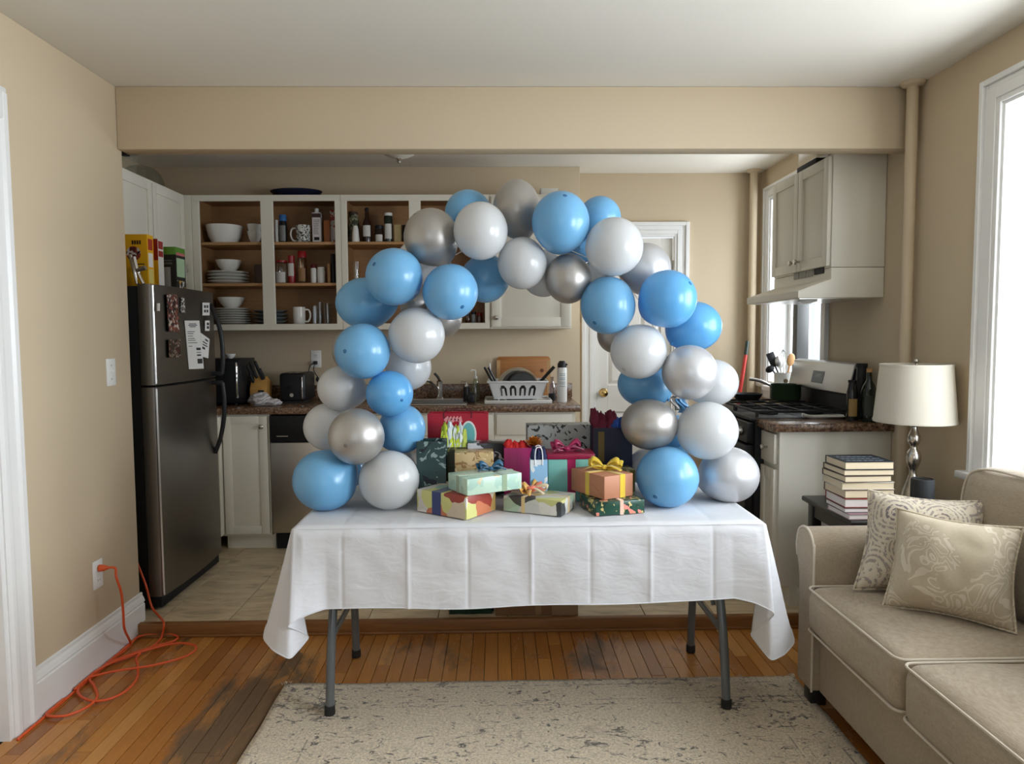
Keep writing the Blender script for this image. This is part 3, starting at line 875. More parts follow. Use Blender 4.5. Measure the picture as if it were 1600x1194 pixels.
photo1 = patches('family_photo_print', [srgb(40, 20, 18), srgb(150, 90, 70), srgb(90, 30, 26), srgb(210, 200, 190), srgb(30, 26, 30), srgb(120, 60, 48)], 80, .02)
photo2 = patches('group_photo_print', [srgb(36, 30, 20), srgb(90, 26, 24), srgb(180, 160, 140), srgb(60, 50, 34), srgb(30, 26, 20)], 110, .015)
FPX_ = FX + .0185
inkm = plain('dark_print', srgb(50, 50, 52), .7)
flat('photo_strip', 'tall photo with dark red figures on the freezer door', 'photo', [(260, 460), (276, 461), (280, 519), (263, 518)], photo1)
flat('photo_print', 'narrow black and white photo beside the tall photo', 'photo', [(282, 465), (288, 466), (289, 489), (282, 489)], patches('bw_photo', [srgb(220, 216, 210), srgb(60, 56, 52), srgb(150, 146, 140), srgb(30, 30, 30)], 120, .02))
flat('photo_print', 'square group photo low on the freezer door', 'photo', [(263, 531), (281, 530), (282, 558), (264, 559)], photo2)
q, pp = flat('paper_sheet', 'long white printed letter on the freezer door', 'paper', [(288, 501), (311, 501), (318, 576), (295, 577)], MT['paper'])
lines(q, pp, [(.06, .25, .75, .015), (.09, .2, .8, .015), (.12, .28, .7, .015), (.22, .1, .6, .012), (.26, .1, .5, .012), (.31, .1, .45, .012), (.36, .1, .55, .012), (.40, .1, .6, .012), (.45, .1, .7, .012), (.52, .1, .35, .012), (.56, .6, .9, .05), (.65, .6, .92, .012), (.70, .6, .92, .03), (.79, .6, .95, .1)], FPX_ + .0004, inkm)
q, pp = flat('paper_note', 'small tilted white note overlapping the long letter', 'paper', [(313, 520), (327, 530), (325, 560), (314, 557)], MT['paper'], x=FX + .0185)
lines(q, pp, [(.12, .5, .85, .08), (.3, .2, .75, .05), (.42, .2, .8, .05), (.55, .15, .5, .1)], FX + .0208, inkm)
q, pp = flat('photo_card', 'white card with four dark squares near the fridge handle', 'card', [(316, 473), (327, 473), (327, 493), (316, 493)], MT['paper'])
lines(q, pp, [(.2, .2, .45, .22), (.2, .55, .8, .22), (.55, .2, .45, .22), (.55, .55, .8, .22)], FPX_ + .0004, inkm)
q, pp = flat('photo_card', 'small white card with dark blob under the four-square card', 'card', [(320, 501), (327, 501), (327, 517), (320, 517)], MT['paper'])
lines(q, pp, [(.2, .35, .85, .25), (.55, .35, .85, .25)], FPX_ + .0004, inkm)
flat('fridge_magnet', 'small white magnet at the near edge of the freezer door', 'magnet', [(245, 474), (248, 474), (248, 486), (245, 486)], MT['paper'], x=FX + .0125, th=.006)

# ---- boxes on the refrigerator
def carton(name, lab, xr, yn, wd, dp, ztop, mface, mside, cat='box', topcol=None):
    """upright carton whose near right corner is at (xr, yn)"""
    t = thing(name, lab, cat, (xr - wd / 2, yn + dp / 2, FTOP))
    b = B().box(xr - wd, xr, yn, yn + dp, FTOP, ztop)
    o = b.obj('carton', [mface, mside], t, bevel=0)
    for p in o.data.polygons: p.material_index = 1 if abs(p.normal.x) > .9 else 0
    return t
yel = plain('yellow_carton_print', srgb(236, 176, 24), .4, var=.03)
a = atY(229, 366, 3.60)
t = carton('cereal_box', 'yellow cereal box standing on the refrigerator', a.x, 3.60, .19, .065, a.z, yel, yel)
def dec(t, y, rects, mat, name='print', off=.0007):
    b = B()
    for x0, x1, z0, z1 in rects: b.box(x0, x1, y - off, y + .0001, z0, z1)
    b.obj(name, mat, t, smooth=False)
def decx(t, x, rects, mat, name='print', off=.0007):
    b = B()
    for y0, y1, z0, z1 in rects: b.box(x - .0001, x + off, y0, y1, z0, z1)
    b.obj(name, mat, t, smooth=False)
ink = plain('brown_print', srgb(60, 34, 14), .5)
dec(t, 3.60, [(a.x - .075 + k * .012, a.x - .066 + k * .012, a.z - .05, a.z - .03) for k in range(4)], ink, 'lettering')
bo = B().lathe([(0, 0), (.036, 0), (.036, .0008)], 20, (a.x - .068, 3.60, a.z - .095), ax=(0, -1, 0)).obj('picture', patches('cereal_picture', [srgb(90, 30, 24), srgb(200, 190, 180), srgb(40, 26, 30), srgb(150, 60, 44)], 60, .01), t)
dec(t, 3.60, [(a.x - .06, a.x - .015, a.z - .15, a.z - .145), (a.x - .06, a.x - .025, a.z - .165, a.z - .16)], ink, 'small_print')
decx(t, a.x, [(3.61, 3.655, a.z - .16, a.z - .09)], MT['paper'], 'side_label')
decx(t, a.x, [(3.61, 3.655, a.z - .075, a.z - .02)], plain('red_print', srgb(170, 50, 30), .5), 'side_picture')
decx(t, a.x, [(3.61, 3.655, a.z - .24, a.z - .17)], plain('pale_yellow_print', srgb(226, 206, 120), .5), 'side_panel_print')
a = atY(246, 373, 3.73)
t = carton('cereal_box', 'red topped cereal box behind the yellow one', a.x, 3.73, .19, .06, a.z, yel, plain('white_carton', srgb(222, 218, 210), .45))
dec(t, 3.73, [(a.x - .19, a.x, a.z - .11, a.z - .001)], plain('red_carton', srgb(160, 36, 20), .45), 'red_band')
decx(t, a.x, [(3.735, 3.785, a.z - .05, a.z - .01), (3.735, 3.785, a.z - .09, a.z - .06)], plain('red_print2', srgb(150, 40, 34), .5), 'side_lettering')
a = atY(274, 389, 3.86)
blk = plain('black_carton', (.012, .014, .012), .4)
t = carton('snack_box', 'black carton with green top on the refrigerator', a.x, 3.86, .10, .115, a.z - .012, blk, blk)
B().box(a.x - .1005, a.x + .0005, 3.8595, 3.9755, a.z - .03, a.z + .012).obj('green_top', plain('green_carton', srgb(90, 140, 44), .45), t, bevel=.002)
dec(t, 3.86, [(a.x - .085, a.x - .03, FTOP + .01, FTOP + .12)], plain('grey_label', srgb(150, 150, 148), .5), 'front_label')
dec(t, 3.86, [(a.x - .08, a.x - .02, FTOP + .135, FTOP + .145), (a.x - .08, a.x - .02, FTOP + .152, FTOP + .158)], plain('grey_print', srgb(90, 92, 90), .5), 'front_print')
decx(t, a.x, [(3.868, 3.965, FTOP + .07, FTOP + .17)], plain('mint_label', srgb(170, 196, 160), .5), 'side_label')
decx(t, a.x, [(3.868, 3.965, FTOP + .185, FTOP + .20)], plain('pink_print', srgb(196, 110, 110), .5), 'side_lettering')
decx(t, a.x, [(3.868, 3.965, FTOP + .005, FTOP + .05)], patches('snack_picture', [srgb(30, 30, 26), srgb(196, 150, 60), srgb(200, 200, 196), srgb(40, 36, 30)], 50, .02), 'side_picture')
g0, g1 = atY(203, 398, 3.53), atY(214, 445, 3.53)
t = thing('metal_gadget', 'shiny metal gadget with two arms before the yellow cereal box', 'utensil', (g0.x + .01, 3.53, FTOP))
B().tube(smoothpath([(g0.x, 3.53, g0.z), (g0.x + .012, 3.53, g0.z - .06), (g0.x + .03, 3.53, FTOP + .006)], 6), .008, 8).obj('arm', MT['chrome'], t)
B().tube(smoothpath([(g0.x + .02, 3.53, g0.z - .01), (g0.x + .034, 3.53, g0.z - .08), (g0.x + .06, 3.53, FTOP + .006)], 6), .008, 8).obj('arm', MT['chrome'], t)
B().tube([(g0.x + .03, 3.53, FTOP + .07), (g0.x + .075, 3.525, FTOP + .085)], .011, 10).obj('knob', MT['steel'], t)

# ---- things on top of the cabinets
c = atY(212, 262, 4.02)
t = thing('storage_container', 'clear plastic tub with a dark clip on top of the corner cabinet', 'container', (LUX - .07, 4.13, ZT))
B().lathe([(.05, 0), (.075, .02), (.085, .13), (.075, .15)], 24, (LUX - .095, 4.13, ZT), cap=False).obj('tub', MT['glass'], t)
B().lathe([(.088, .125), (.09, .15), (.06, .158), (0, .158)], 24, (LUX - .095, 4.13, ZT)).obj('lid', plain('milky_lid', srgb(190, 192, 192), .35), t)
B().box(LUX - .05, LUX - .012, 4.03, 4.065, ZT + .085, ZT + .135).obj('clip', MT['blackpl'], t, bevel=.004)
t = thing('glass_bowl', 'upturned clear bowl on top of the corner cabinet', 'bowl', (LUX - .12, 4.43, ZT))
B().lathe([(.13, 0), (.128, .03), (.11, .075), (.07, .11), (.03, .122), (0, .124)], 28, (LUX - .135, 4.43, ZT), cap=False).obj('bowl', glassy('smoky_glass', (.72, .74, .72), .05, .3), t)
tr = atY(459, 297, 4.80)
hw = (atY(500, 297, 4.80).x - atY(418, 297, 4.80).x) / 2
t = thing('oval_tray', 'dark blue oval dish on top of the open cabinet', 'tray', (tr.x, 4.86, ZT))
B(Matrix.Translation((tr.x, 4.86, ZT)) @ Matrix.Diagonal((1, .62, 1, 1))).lathe([(hw * .55, 0), (hw * .8, .012), (hw, .05), (hw * .99, .056), (hw * .8, .062), (hw * .4, .068), (0, .07)], 36).obj('dish', plain('navy_glaze', (.010, .014, .035), .15, var=.05), t)
wb = atY(858, 298, 4.80)
t = thing('serving_tray', 'white shallow tray on top of the closed cabinet', 'tray', (wb.x, 4.85, ZT))
B().box(wb.x - .06, wb.x + .06, 4.78, 4.94, ZT, ZT + .006).box(wb.x - .06, wb.x - .054, 4.78, 4.94, ZT + .006, ZT + .055).box(wb.x + .054, wb.x + .06, 4.78, 4.94, ZT + .006, ZT + .055).box(wb.x - .06, wb.x + .06, 4.78, 4.786, ZT + .006, ZT + .055).box(wb.x - .06, wb.x + .06, 4.934, 4.94, ZT + .006, ZT + .055).obj('tray_body', MT['porc'], t, bevel=.002)
# ================================================================== shelf contents
def span(p0, p1, py, Y):
    a, b_ = atY(p0, py, Y).x, atY(p1, py, Y).x
    return (a + b_) / 2, (b_ - a) / 2
def hz(px, py, Y): return atY(px, py, Y).z
def bowl_prof(r, h, t=.005):
    return [(r * .42, 0), (r * .48, .004), (r * .78, h * .4), (r * .95, h * .8), (r, h), (r - t, h), (r * .93 - t, h * .8), (r * .76 - t, h * .42), (r * .4, .012), (0, .010)]
def bowl(lab, p0, p1, ptop, z, Y, mat='porc', group=None, py=370, foot=.42):
    cx, r = span(p0, p1, py, Y)
    h = hz((p0 + p1) / 2, ptop, Y) - z
    return tag(B().lathe([(max(a, r * foot) if i < 2 else (max(a, r * (.5 + foot * .55)) if i == 2 else a), q) for i, (a, q) in enumerate(bowl_prof(r, h))], 32, (cx, Y, z)).obj('bowl', MT[mat]), lab, 'bowl', group)
def plates(lab, p0, p1, ptop, z, Y, n, mat, group, py=470):
    cx, r = span(p0, p1, py, Y)
    r = min(r, KB - .015 - Y)
    H = hz((p0 + p1) / 2, ptop, Y) - z
    st = H / n
    for k in range(n):
        rr = r * (1 - .02 * (k % 2))
        zz = z + k * st
        pr = [(rr * .5, 0), (rr * .62, .002), (rr * .97, st * .75), (rr, st * .85), (rr * .99, st * .96), (rr * .6, .006 + st * .15), (0, .006 + st * .15)]
        tag(B().lathe(pr, 36, (cx + random.uniform(-.002, .002), Y, zz)).obj('plate', MT[mat]), lab(k), 'plate', group)
    return cx, r
z1, z2, z0 = ZS1, ZS2, ZS0
bowl('large white serving bowl on the top shelf', 323, 379, 353.5, z1, 4.85, foot=.66)
bowl('lower white cereal bowl of the two nested on the top shelf', 387, 409, 362, z1, 4.84, group='nested cereal bowls')
bowl('upper white cereal bowl of the two nested on the top shelf', 387, 409, 351, z1 + .045, 4.84, group='nested cereal bowls')
ords = ['lowest', 'second', 'third', 'fourth', 'fifth', 'sixth', 'topmost']
PY = 4.855
plates(lambda k: 'white dinner plate, %s of the four stacked on the middle shelf' % ['lowest', 'second lowest', 'third', 'topmost'][k], 325, 388, 425, z2, PY, 4, 'porc', 'plates on the middle shelf', 433)
bowl('white bowl resting on the plates of the middle shelf', 338, 377, 407, z2 + (hz(356, 425, PY) - z2), PY, py=418)
plates(lambda k: 'white dinner plate, %s of the seven stacked on the bottom shelf' % ords[k], 335, 392, 482, z0, PY, 7, 'porc', 'plates on the bottom shelf', 495)
bowl('white bowl resting on the plates of the bottom shelf', 341, 382, 465, z0 + (hz(362, 482, PY) - z0), PY, py=475)
plates(lambda k: 'dark grey side plate, %s of the four stacked behind the cabinet stile' % ['lowest', 'second lowest', 'third', 'topmost'][k], 397, 450, 485, z0, 4.875, 4, 'porc2', 'grey plates on the bottom shelf', 495)
def jar(name, lab, p0, p1, ptop, z, Y, prof, mat, cap=None, capmat=None, py=None, label=None, n=20, cat='jar', group=None):
    """round container: prof = (radius, height) fractions; cap = fraction of the height taken by the lid"""
    py = py or ptop + 10
    cx, r = span(p0, p1, py, Y)
    H = hz((p0 + p1) / 2, ptop, Y) - z
    t = thing(name, lab, cat, (cx, Y, z), group=group)
    hb = H * (1 - (cap or 0))
    B().lathe([(r * a, hb * c) for a, c in prof], n, (cx, Y, z)).obj('body', mat, t)
    if cap:
        cr = r * prof[-1][0] * 1.06
        B().lathe([(cr, 0), (cr, H * cap * .9), (cr * .9, H * cap), (0, H * cap)], n, (cx, Y, z + hb)).obj('lid', capmat, t)
    if label:
        lm, a, c, w_ = label
        rr = r * w_ + .0006
        vs = []
        for k in range(7):
            an = -PI / 2 + (k - 3) / 3 * .9
            for zz in (a, c): vs.append((cx + rr * math.cos(an), Y + rr * math.sin(an), z + hb * zz))
        B().add(vs, [(2 * k, 2 * k + 2, 2 * k + 3, 2 * k + 1) for k in range(6)]).obj('label', lm, t)
    return t
CYL = [(.92, 0), (1, .04), (1, .93), (.9, 1)]
BOT = [(.92, 0), (1, .03), (1, .58), (.85, .68), (.45, .80), (.38, 1)]
TAPER = [(.7, 0), (.75, .03), (1, .55), (.95, .85), (.6, 1)]
blackcap = MT['blackpl']
redcap = plain('red_plastic', srgb(150, 22, 26), .35)
whitecap = plain('white_plastic', srgb(224, 222, 216), .35)
bluecap = plain('blue_plastic', srgb(60, 110, 170), .35)
lblw = plain('printed_white_label', srgb(206, 202, 194), .6, var=.12, nscale=180)
SYQ = 4.82
jar('spray_bottle', 'slim white bottle at the end of the mug shelf', 429.5, 435, 344, z1, SYQ, CYL, whitecap, .18, whitecap, cat='bottle')
jar('flask', 'black drinking flask with blue lid beside the patterned mug', 436, 448, 336, z1, SYQ, CYL, MT['blackpl'], .22, bluecap, label=(plain('grey_flask_print', srgb(120, 120, 118), .4), .1, .8, 1.0), cat='flask')
def mug(lab, p0, p1, ptop, z, Y, hs, mat, hpx):
    cx, r = span(p0, p1, ptop + 10, Y)
    H = hz((p0 + p1) / 2, ptop, Y) - z
    t = thing('mug', lab, 'mug', (cx, Y, z))
    B().lathe([(r * .88, 0), (r * .95, .004), (r, H * .5), (r, H), (r - .004, H), (r - .005, .01), (0, .008)], 28, (cx, Y, z)).obj('cup', mat, t)
    k = hs * hpx
    B().tube(smoothpath([(cx + hs * r * .95, Y, z + H * .85), (cx + hs * (r + hpx * .7), Y, z + H * .82), (cx + hs * (r + hpx), Y, z + H * .5), (cx + hs * (r + hpx * .6), Y, z + H * .18), (cx + hs * r * .95, Y, z + H * .16)], 6), .006, 8).obj('handle', mat if hs > 0 else MT['porc'], t)
patm = flecks('black_pattern_porcelain', srgb(224, 222, 214), [(srgb(40, 38, 36), 60, .52, 1.5)], .2)
mug('white mug with a black leafy pattern on the top shelf', 463, 485, 352.5, z1, SYQ, -1, patm, .038)
mug('plain white mug with handle on the bottom shelf', 458, 477, 480, z0, SYQ, 1, MT['porc'], .034)
def cardbox(name, lab, p0, p1, ptop, z, Y, dp, mat, cat='box', py=None, cap=None):
    cx, hw_ = span(p0, p1, py or ptop + 10, Y)
    H = hz((p0 + p1) / 2, ptop, Y) - z
    t = thing(name, lab, cat, (cx, Y + dp / 2, z))
    B().box(cx - hw_, cx + hw_, Y, Y + dp, z, z + H).obj('carton', mat, t, bevel=.001)
    return t, cx, hw_, H
t, cx, hw_, H = cardbox('juice_carton', 'white printed carton with spout on the top shelf', 487.5, 501, 332, z1, 4.80, .06, plain('white_carton_print', srgb(214, 206, 204), .5, var=.05, nscale=60), 'carton')
B().cyl((cx - .004, 4.83, z1 + H), .014, .03, 14).obj('spout_cap', whitecap, t)
B().box(cx - hw_, cx + hw_, 4.7992, 4.80, z1 + H * .84, z1 + H * .97).obj('dark_print', plain('maroon_print', srgb(60, 30, 34), .5), t, smooth=False)
B().box(cx - hw_ * .6, cx + hw_ * .6, 4.7992, 4.80, z1 + H * .1, z1 + H * .2).obj('barcode', MT['blackmat'], t, smooth=False)
b = B()
for k in range(9): b.box(cx - hw_ * .7, cx + hw_ * random.uniform(.1, .7), 4.7992, 4.80, z1 + H * (.3 + k * .055), z1 + H * (.32 + k * .055))
b.obj('text_print', plain('grey_text', srgb(130, 124, 120), .6), t, smooth=False)
cardbox('tea_box', 'small orange box beside the white carton', 506, 515, 344.5, z1, 4.80, .05, plain('orange_carton', srgb(176, 104, 52), .5, var=.1))
cardbox('pasta_box', 'tall red and white box at the end of the top shelf', 515.5, 523.5, 328, z1, 4.82, .05, flecks('red_white_carton', srgb(200, 190, 182), [(srgb(150, 50, 40), 30, .55, 0)], .5))
cardbox('recipe_box', 'small dark brown box on the middle shelf by the stile', 397, 409, 413, z2, 4.86, .08, plain('dark_brown_carton', srgb(64, 42, 28), .6))
jar('storage_jar', 'clear lidded jar on the middle shelf by the stile', 430.5, 449, 407, z2, SYQ, CYL, MT['glass'], .1, redcap, label=(lblw, .05, .55, 1.0))
jar('spice_bottle', 'red spice bottle with printed label on the middle shelf', 449.5, 461, 399.5, z2, SYQ, [(.9, 0), (1, .04), (1, .5), (.86, .8), (.9, 1)], plain('red_bottle', srgb(150, 34, 36), .3), .1, redcap, label=(lblw, .3, .8, .99), cat='bottle')
jar('spice_jar', 'tall clear spice jar with red cap', 465, 479, 393, z2, SYQ, CYL, glassy('amber_jar', (.72, .55, .38), .05, .2), .2, redcap, label=(plain('tan_label', srgb(150, 112, 72), .6), .1, .6, 1.0))
jar('salt_shaker', 'small white shaker with dark red lid', 485.5, 494.5, 413, z2, SYQ, CYL, whitecap, .2, plain('dark_red_cap', srgb(90, 20, 22), .4))
jar('salt_shaker', 'larger plain white shaker next to the red-lidded one', 496, 508, 417.5, z2, SYQ, CYL, whitecap, .12, whitecap)
cardbox('wooden_board', 'thin upright wooden board on the middle shelf', 511.5, 515.5, 412, z2, 4.78, .12, MT['shelfw'], 'board')
jar('sauce_bottle', 'black bottle at the end of the middle shelf', 516.5, 524, 397, z2, SYQ, CYL, MT['blackpl'], .15, blackcap, cat='bottle')
for k, (a, c, d_) in enumerate(((488, 496, 478), (495, 505, 472.5), (506, 518, 474))):
    cx, r = span(a, c, 490, 4.83 + .03 * (k % 2))
    H = hz(500, d_, 4.83) - z0
    tag(B().lathe([(r * .85, 0), (r, H), (r - .002, H), (r * .85 - .002, .008), (0, .008)], 24, (cx, 4.83 + .03 * (k % 2), z0)).obj('drinking_glass', MT['glass']),
        ['short narrow drinking glass beside the plain white mug', 'tall drinking glass in the middle of the three', 'wide drinking glass at the end of the bottom shelf'][k], 'glass', 'drinking glasses on the bottom shelf')
jar('herb_jar', 'large clear jar of dried herbs in the second open cabinet', 543.5, 561, 331.5, z1, 4.86, [(.8, 0), (.85, .03), (1, .6), (.9, .9), (.75, 1)], flecks('dried_herbs', srgb(96, 100, 78), [(srgb(150, 150, 120), 60, .55, 0), (srgb(44, 46, 34), 50, .55, 0)], .3), .08, plain('brown_cork', srgb(60, 44, 36), .6))
jar('salt_shaker', 'small white grinder in front of the herb jar', 549.5, 561.5, 353, z1, 4.77, [(1, 0), (1, .2), (.75, .8), (.55, 1)], whitecap)
jar('syrup_bottle', 'dark syrup bottle with black cap', 566, 580.5, 325, z1, SYQ, [(.95, 0), (1, .04), (1, .55), (.9, .64), (.4, .82), (.42, 1)], plain('dark_syrup_glass', srgb(44, 20, 14), .12), .1, blackcap, label=(lblw, .2, .55, 1.0), cat='bottle')
jar('jam_jar', 'small dark jar between syrup bottle and white-capped jar', 586, 599.5, 352.5, z1, SYQ, CYL, plain('dark_jam', srgb(34, 20, 16), .15), .22, blackcap, label=(lblw, .1, .6, 1.0))
jar('sauce_jar', 'dark green jar with white cap and label', 600, 613.5, 333, z1, SYQ, CYL, plain('dark_green_glass', srgb(34, 42, 34), .15), .1, whitecap, label=(lblw, .15, .7, 1.0))
cardbox('spice_box', 'cream and tan printed box on the top shelf', 616, 627, 351, z1, 4.80, .05, plain('cream_carton', srgb(190, 170, 120), .5, var=.15, nscale=50))
jar('vinegar_bottle', 'dark bottle half hidden behind the silver balloon', 628.5, 637, 352, z1, SYQ, CYL, MT['blackpl'], .2, blackcap, cat='bottle')
cx, r = span(551, 562, 425, SYQ)
tag(B().lathe([(r * .85, 0), (r, hz(556, 409, SYQ) - z2), (r - .002, hz(556, 409, SYQ) - z2), (r * .8, .008), (0, .008)], 24, (cx, SYQ, z2)).obj('drinking_glass', MT['glass']), 'single tall drinking glass above the blue balloon', 'glass')
for k, (a, c, d_, mm, lb) in enumerate(((727, 735, 489, 'blackpl', 'black-lidded spice jar low beside the closed cabinet'), (736, 744, 487, 'porc2', 'grey spice jar low between two others'), (745, 754, 489, 'shelfw', 'tan spice jar nearest the closed cabinet'))):
    jar('spice_jar', lb, a, c, d_, z0, SYQ, CYL, glassy('spice_glass_%d' % k, (.5, .3, .2), .1, .2) if k != 1 else MT['porc2'], .25, redcap if k == 2 else blackcap, py=498)

# ================================================================== things on the worktop
def ct(px, Y, py=620): return atY(px, py, Y).x
# microwave
mx1 = ct(377, 4.60, 600)
mz1 = hz(370, 561, 4.56)
t = thing('microwave', 'black microwave oven in the counter corner', 'microwave', (mx1 - .22, 4.72, CT))
B().box(mx1 - .44, mx1, 4.60, 4.87, CT + .012, mz1).obj('body', MT['blackpl'], t, bevel=.006)
d = B().box(mx1 - .435, mx1 - .004, 4.58, 4.601, CT + .02, mz1 - .008).obj('door', MT['blackpl'], t, bevel=.004)
B().tube([(mx1 - .018, 4.572, CT + .05), (mx1 - .015, 4.568, CT + .09), (mx1 - .015, 4.568, mz1 - .05), (mx1 - .018, 4.572, mz1 - .025)], .007, 8).obj('handle', MT['chrome'], d)
B().box(mx1 - .42, mx1 - .36, 4.5785, 4.581, CT + .03, mz1 - .018).obj('control_panel', MT['blackmat'], t, bevel=.002)
for sx in (-.40, -.05):
    for yy in (4.63, 4.84): B().cyl((mx1 + sx, yy, CT), .012, .013, 10).obj('foot', MT['rubber'], t)
wx = ct(360, 4.7, 555)
tag(B().lathe(bowl_prof(.035, .03, .003), 20, (wx, 4.7, mz1)).obj('small_dish', MT['porc']), 'tiny white dish on top of the microwave', 'dish')
# knife block: slanted wooden block with five knives
kx, ky = ct(408, 4.74), 4.74
t = thing('knife_block', 'light wooden knife block full of black-handled knives', 'knife block', (kx, ky, CT))
hb = hz(408, 588, 4.74) - CT
b = B().prism([(-.07, 0), (.07, 0), (.085, hb * .72), (-.015, hb), (-.07, hb * .55)], .105, 'x', -.052)
for v in b.v: v.x, v.y, v.z = v.x + kx, ky + v.y * .9, v.z + CT
b.obj('block', MT['blockw'], t, bevel=.003)
B().box(kx + .004, kx + .04, ky - .0675, ky - .0625, CT + .055, CT + .09).obj('brand_plate', MT['blackmat'], t)
for k, (dx, l, dz) in enumerate(((-.04, .10, 0), (-.022, .11, .012), (.016, .115, .012), (.03, .08, -.005), (-.035, .07, -.03))):
    p = Vector((kx + dx, ky - .03 + .012 * (k % 2), CT + hb * .92 + dz))
    q = Vector((-.25, -.42, 1)).normalized()
    kn = B().tube([p - q * .03, p, p + q * l * .5, p + q * l], [.008, .0085, .011, .009], 8).obj('knife_handle', MT['blackpl'], t)
# crumpled tea towel
tx, hw_ = span(387, 433, 622, 4.53)
t = thing('tea_towel', 'crumpled grey and white tea towel on the counter', 'towel', (tx, 4.53, CT))
def lump(cx, cy, cz, rx, ry, rz, sd):
    b = B().ell((0, 0, 0), 1, 1, 1, 36, 22)
    for v in b.v:
        nz = noise.noise(v * 2.1 + Vector((sd, 0, 0))) * .25 + noise.noise(v * 5.0 + Vector((sd, 3, 0))) * .1
        v *= 1 + nz
        v.x, v.y, v.z = cx + v.x * rx, cy + v.y * ry, max(cz + v.z * rz, CT + .001)
    return b
ttm = N('striped_towel')
vv = ttm.coords((1, 1, 1))
ww = ttm.n('TexWave', {'wave_type': 'RINGS'}, Vector=vv, Scale=22.0, Distortion=3.0, Detail=2.0).outputs['Fac']
ttm = ttm.pbr(ttm.ramp(ww, [(.35, srgb(196, 190, 188)), (.6, srgb(150, 144, 144))]), .9)
lump(tx - .02, 4.53, CT + .042, .07, .055, .045, 3).obj('rolled_fold', ttm, t, ang=180)
lump(tx + .06, 4.54, CT + .022, .055, .04, .026, 9).obj('loose_end', ttm, t, ang=180)
# toaster
tx, hw_ = span(437.5, 478, 605, 4.72)
tz = hz(455, 583, 4.72)
t = thing('toaster', 'black and chrome two-slot toaster by the outlet', 'toaster', (tx, 4.78, CT))
B().box(tx - hw_, tx + hw_, 4.70, 4.96, CT + .012, tz).obj('body', MT['blackpl'], t, bevel=.02, seg=4)
B().box(tx - hw_ + .012, tx + hw_ - .012, 4.692, 4.705, CT + .02, tz - .02).obj('front_panel', MT['blackmat'], t, bevel=.006)
B().box(tx + hw_ - .022, tx + hw_ - .012, 4.686, 4.694, CT + .03, tz - .025).obj('chrome_strip', MT['chrome'], t, bevel=.002)
B().box(tx - .03, tx - .012, 4.73, 4.93, tz - .001, tz + .0015).box(tx + .012, tx + .03, 4.73, 4.93, tz - .001, tz + .0015).obj('slots', MT['steel'], t)
B().box(tx - .02, tx + .02, 4.675, 4.694, CT + .10, CT + .112).obj('lever', MT['blackpl'], t, bevel=.003)
B().cyl((tx, 4.693, CT + .055), .012, .012, 14, (0, -1, 0)).obj('dial', MT['steel'], t)
B().box(tx - hw_ + .02, tx + hw_ - .02, 4.72, 4.94, CT, CT + .014).obj('base', MT['rubber'], t)
# plug and leads at the kitchen outlet
t = thing('power_cord', 'black plug and lead hanging from the kitchen outlet', 'cord', (KOUT.x, KB - .02, KOUT.z))
p = KOUT + Vector((0, -.012, -.026))
B().box(p.x - .012, p.x + .012, p.y - .028, p.y + .006, p.z - .012, p.z + .012).obj('plug', MT['rubber'], t, bevel=.004)
B().tube(smoothpath([p + Vector((-.004, -.03, 0)), p + Vector((-.03, -.045, -.02)), p + Vector((-.045, -.04, -.09)), p + Vector((-.045, -.04, -.16)), Vector((p.x - .05, p.y - .05, CT + .004))], 6), .0035, 6).obj('lead', MT['rubber'], t)
B().tube(smoothpath([p + Vector((.002, -.03, 0)), p + Vector((-.006, -.04, -.05)), p + Vector((.02, -.035, -.10))], 6), .003, 6).obj('second_lead', MT['rubber'], t)
B().ell(p + Vector((.018, -.035, -.115)), .012, .012, .018, 12, 8).obj('inline_switch', MT['rubber'], t)
# soap dispenser and bottles by the sink
sx_ = ct(729, 4.72, 610)
t = thing('soap_dispenser', 'black and chrome soap dispenser beside the sink', 'soap dispenser', (sx_, 4.72, CT))
B().lathe([(.022, 0), (.022, .09), (.016, .10)], 18, (sx_, 4.72, CT)).obj('bottle', MT['blackpl'], t)
B().lathe([(.017, .10), (.017, .112), (.006, .114), (.006, .135)], 14, (sx_, 4.72, CT)).obj('pump', MT['chrome'], t)
B().tube([(sx_, 4.72, CT + .135), (sx_ - .028, 4.70, CT + .138), (sx_ - .034, 4.69, CT + .128)], .005, 8).obj('nozzle', MT['chrome'], t)
t = thing('dish_soap_bottle', 'clear bottle of dish soap with tall pump behind the dispenser', 'bottle', (ct(743, 4.80), 4.80, CT))
bx = ct(743, 4.80, 600)
B().lathe([(.026, 0), (.028, .02), (.028, .10), (.018, .135), (.011, .15)], 20, (bx, 4.80, CT)).obj('bottle', glassy('pale_green_bottle', (.80, .88, .76), .05, .3), t)
B().lathe([(.012, .15), (.012, .165), (.005, .168), (.005, .205)], 12, (bx, 4.80, CT)).obj('pump', whitecap, t)
B().tube([(bx, 4.80, CT + .205), (bx - .024, 4.79, CT + .208), (bx - .03, 4.785, CT + .198)], .005, 8).obj('nozzle', whitecap, t)
bx = ct(736.5, 4.64, 615)
t = thing('sponge_holder', 'small black holder at the sink edge', 'holder', (bx, 4.64, CT))
B().box(bx - .022, bx + .022, 4.62, 4.66, CT, CT + .06).obj('cup', MT['blackpl'], t, bevel=.006)
B().box(bx - .015, bx + .015, 4.628, 4.652, CT + .06, CT + .075).obj('sponge', plain('dark_sponge', srgb(50, 56, 44), .9), t, bevel=.004)
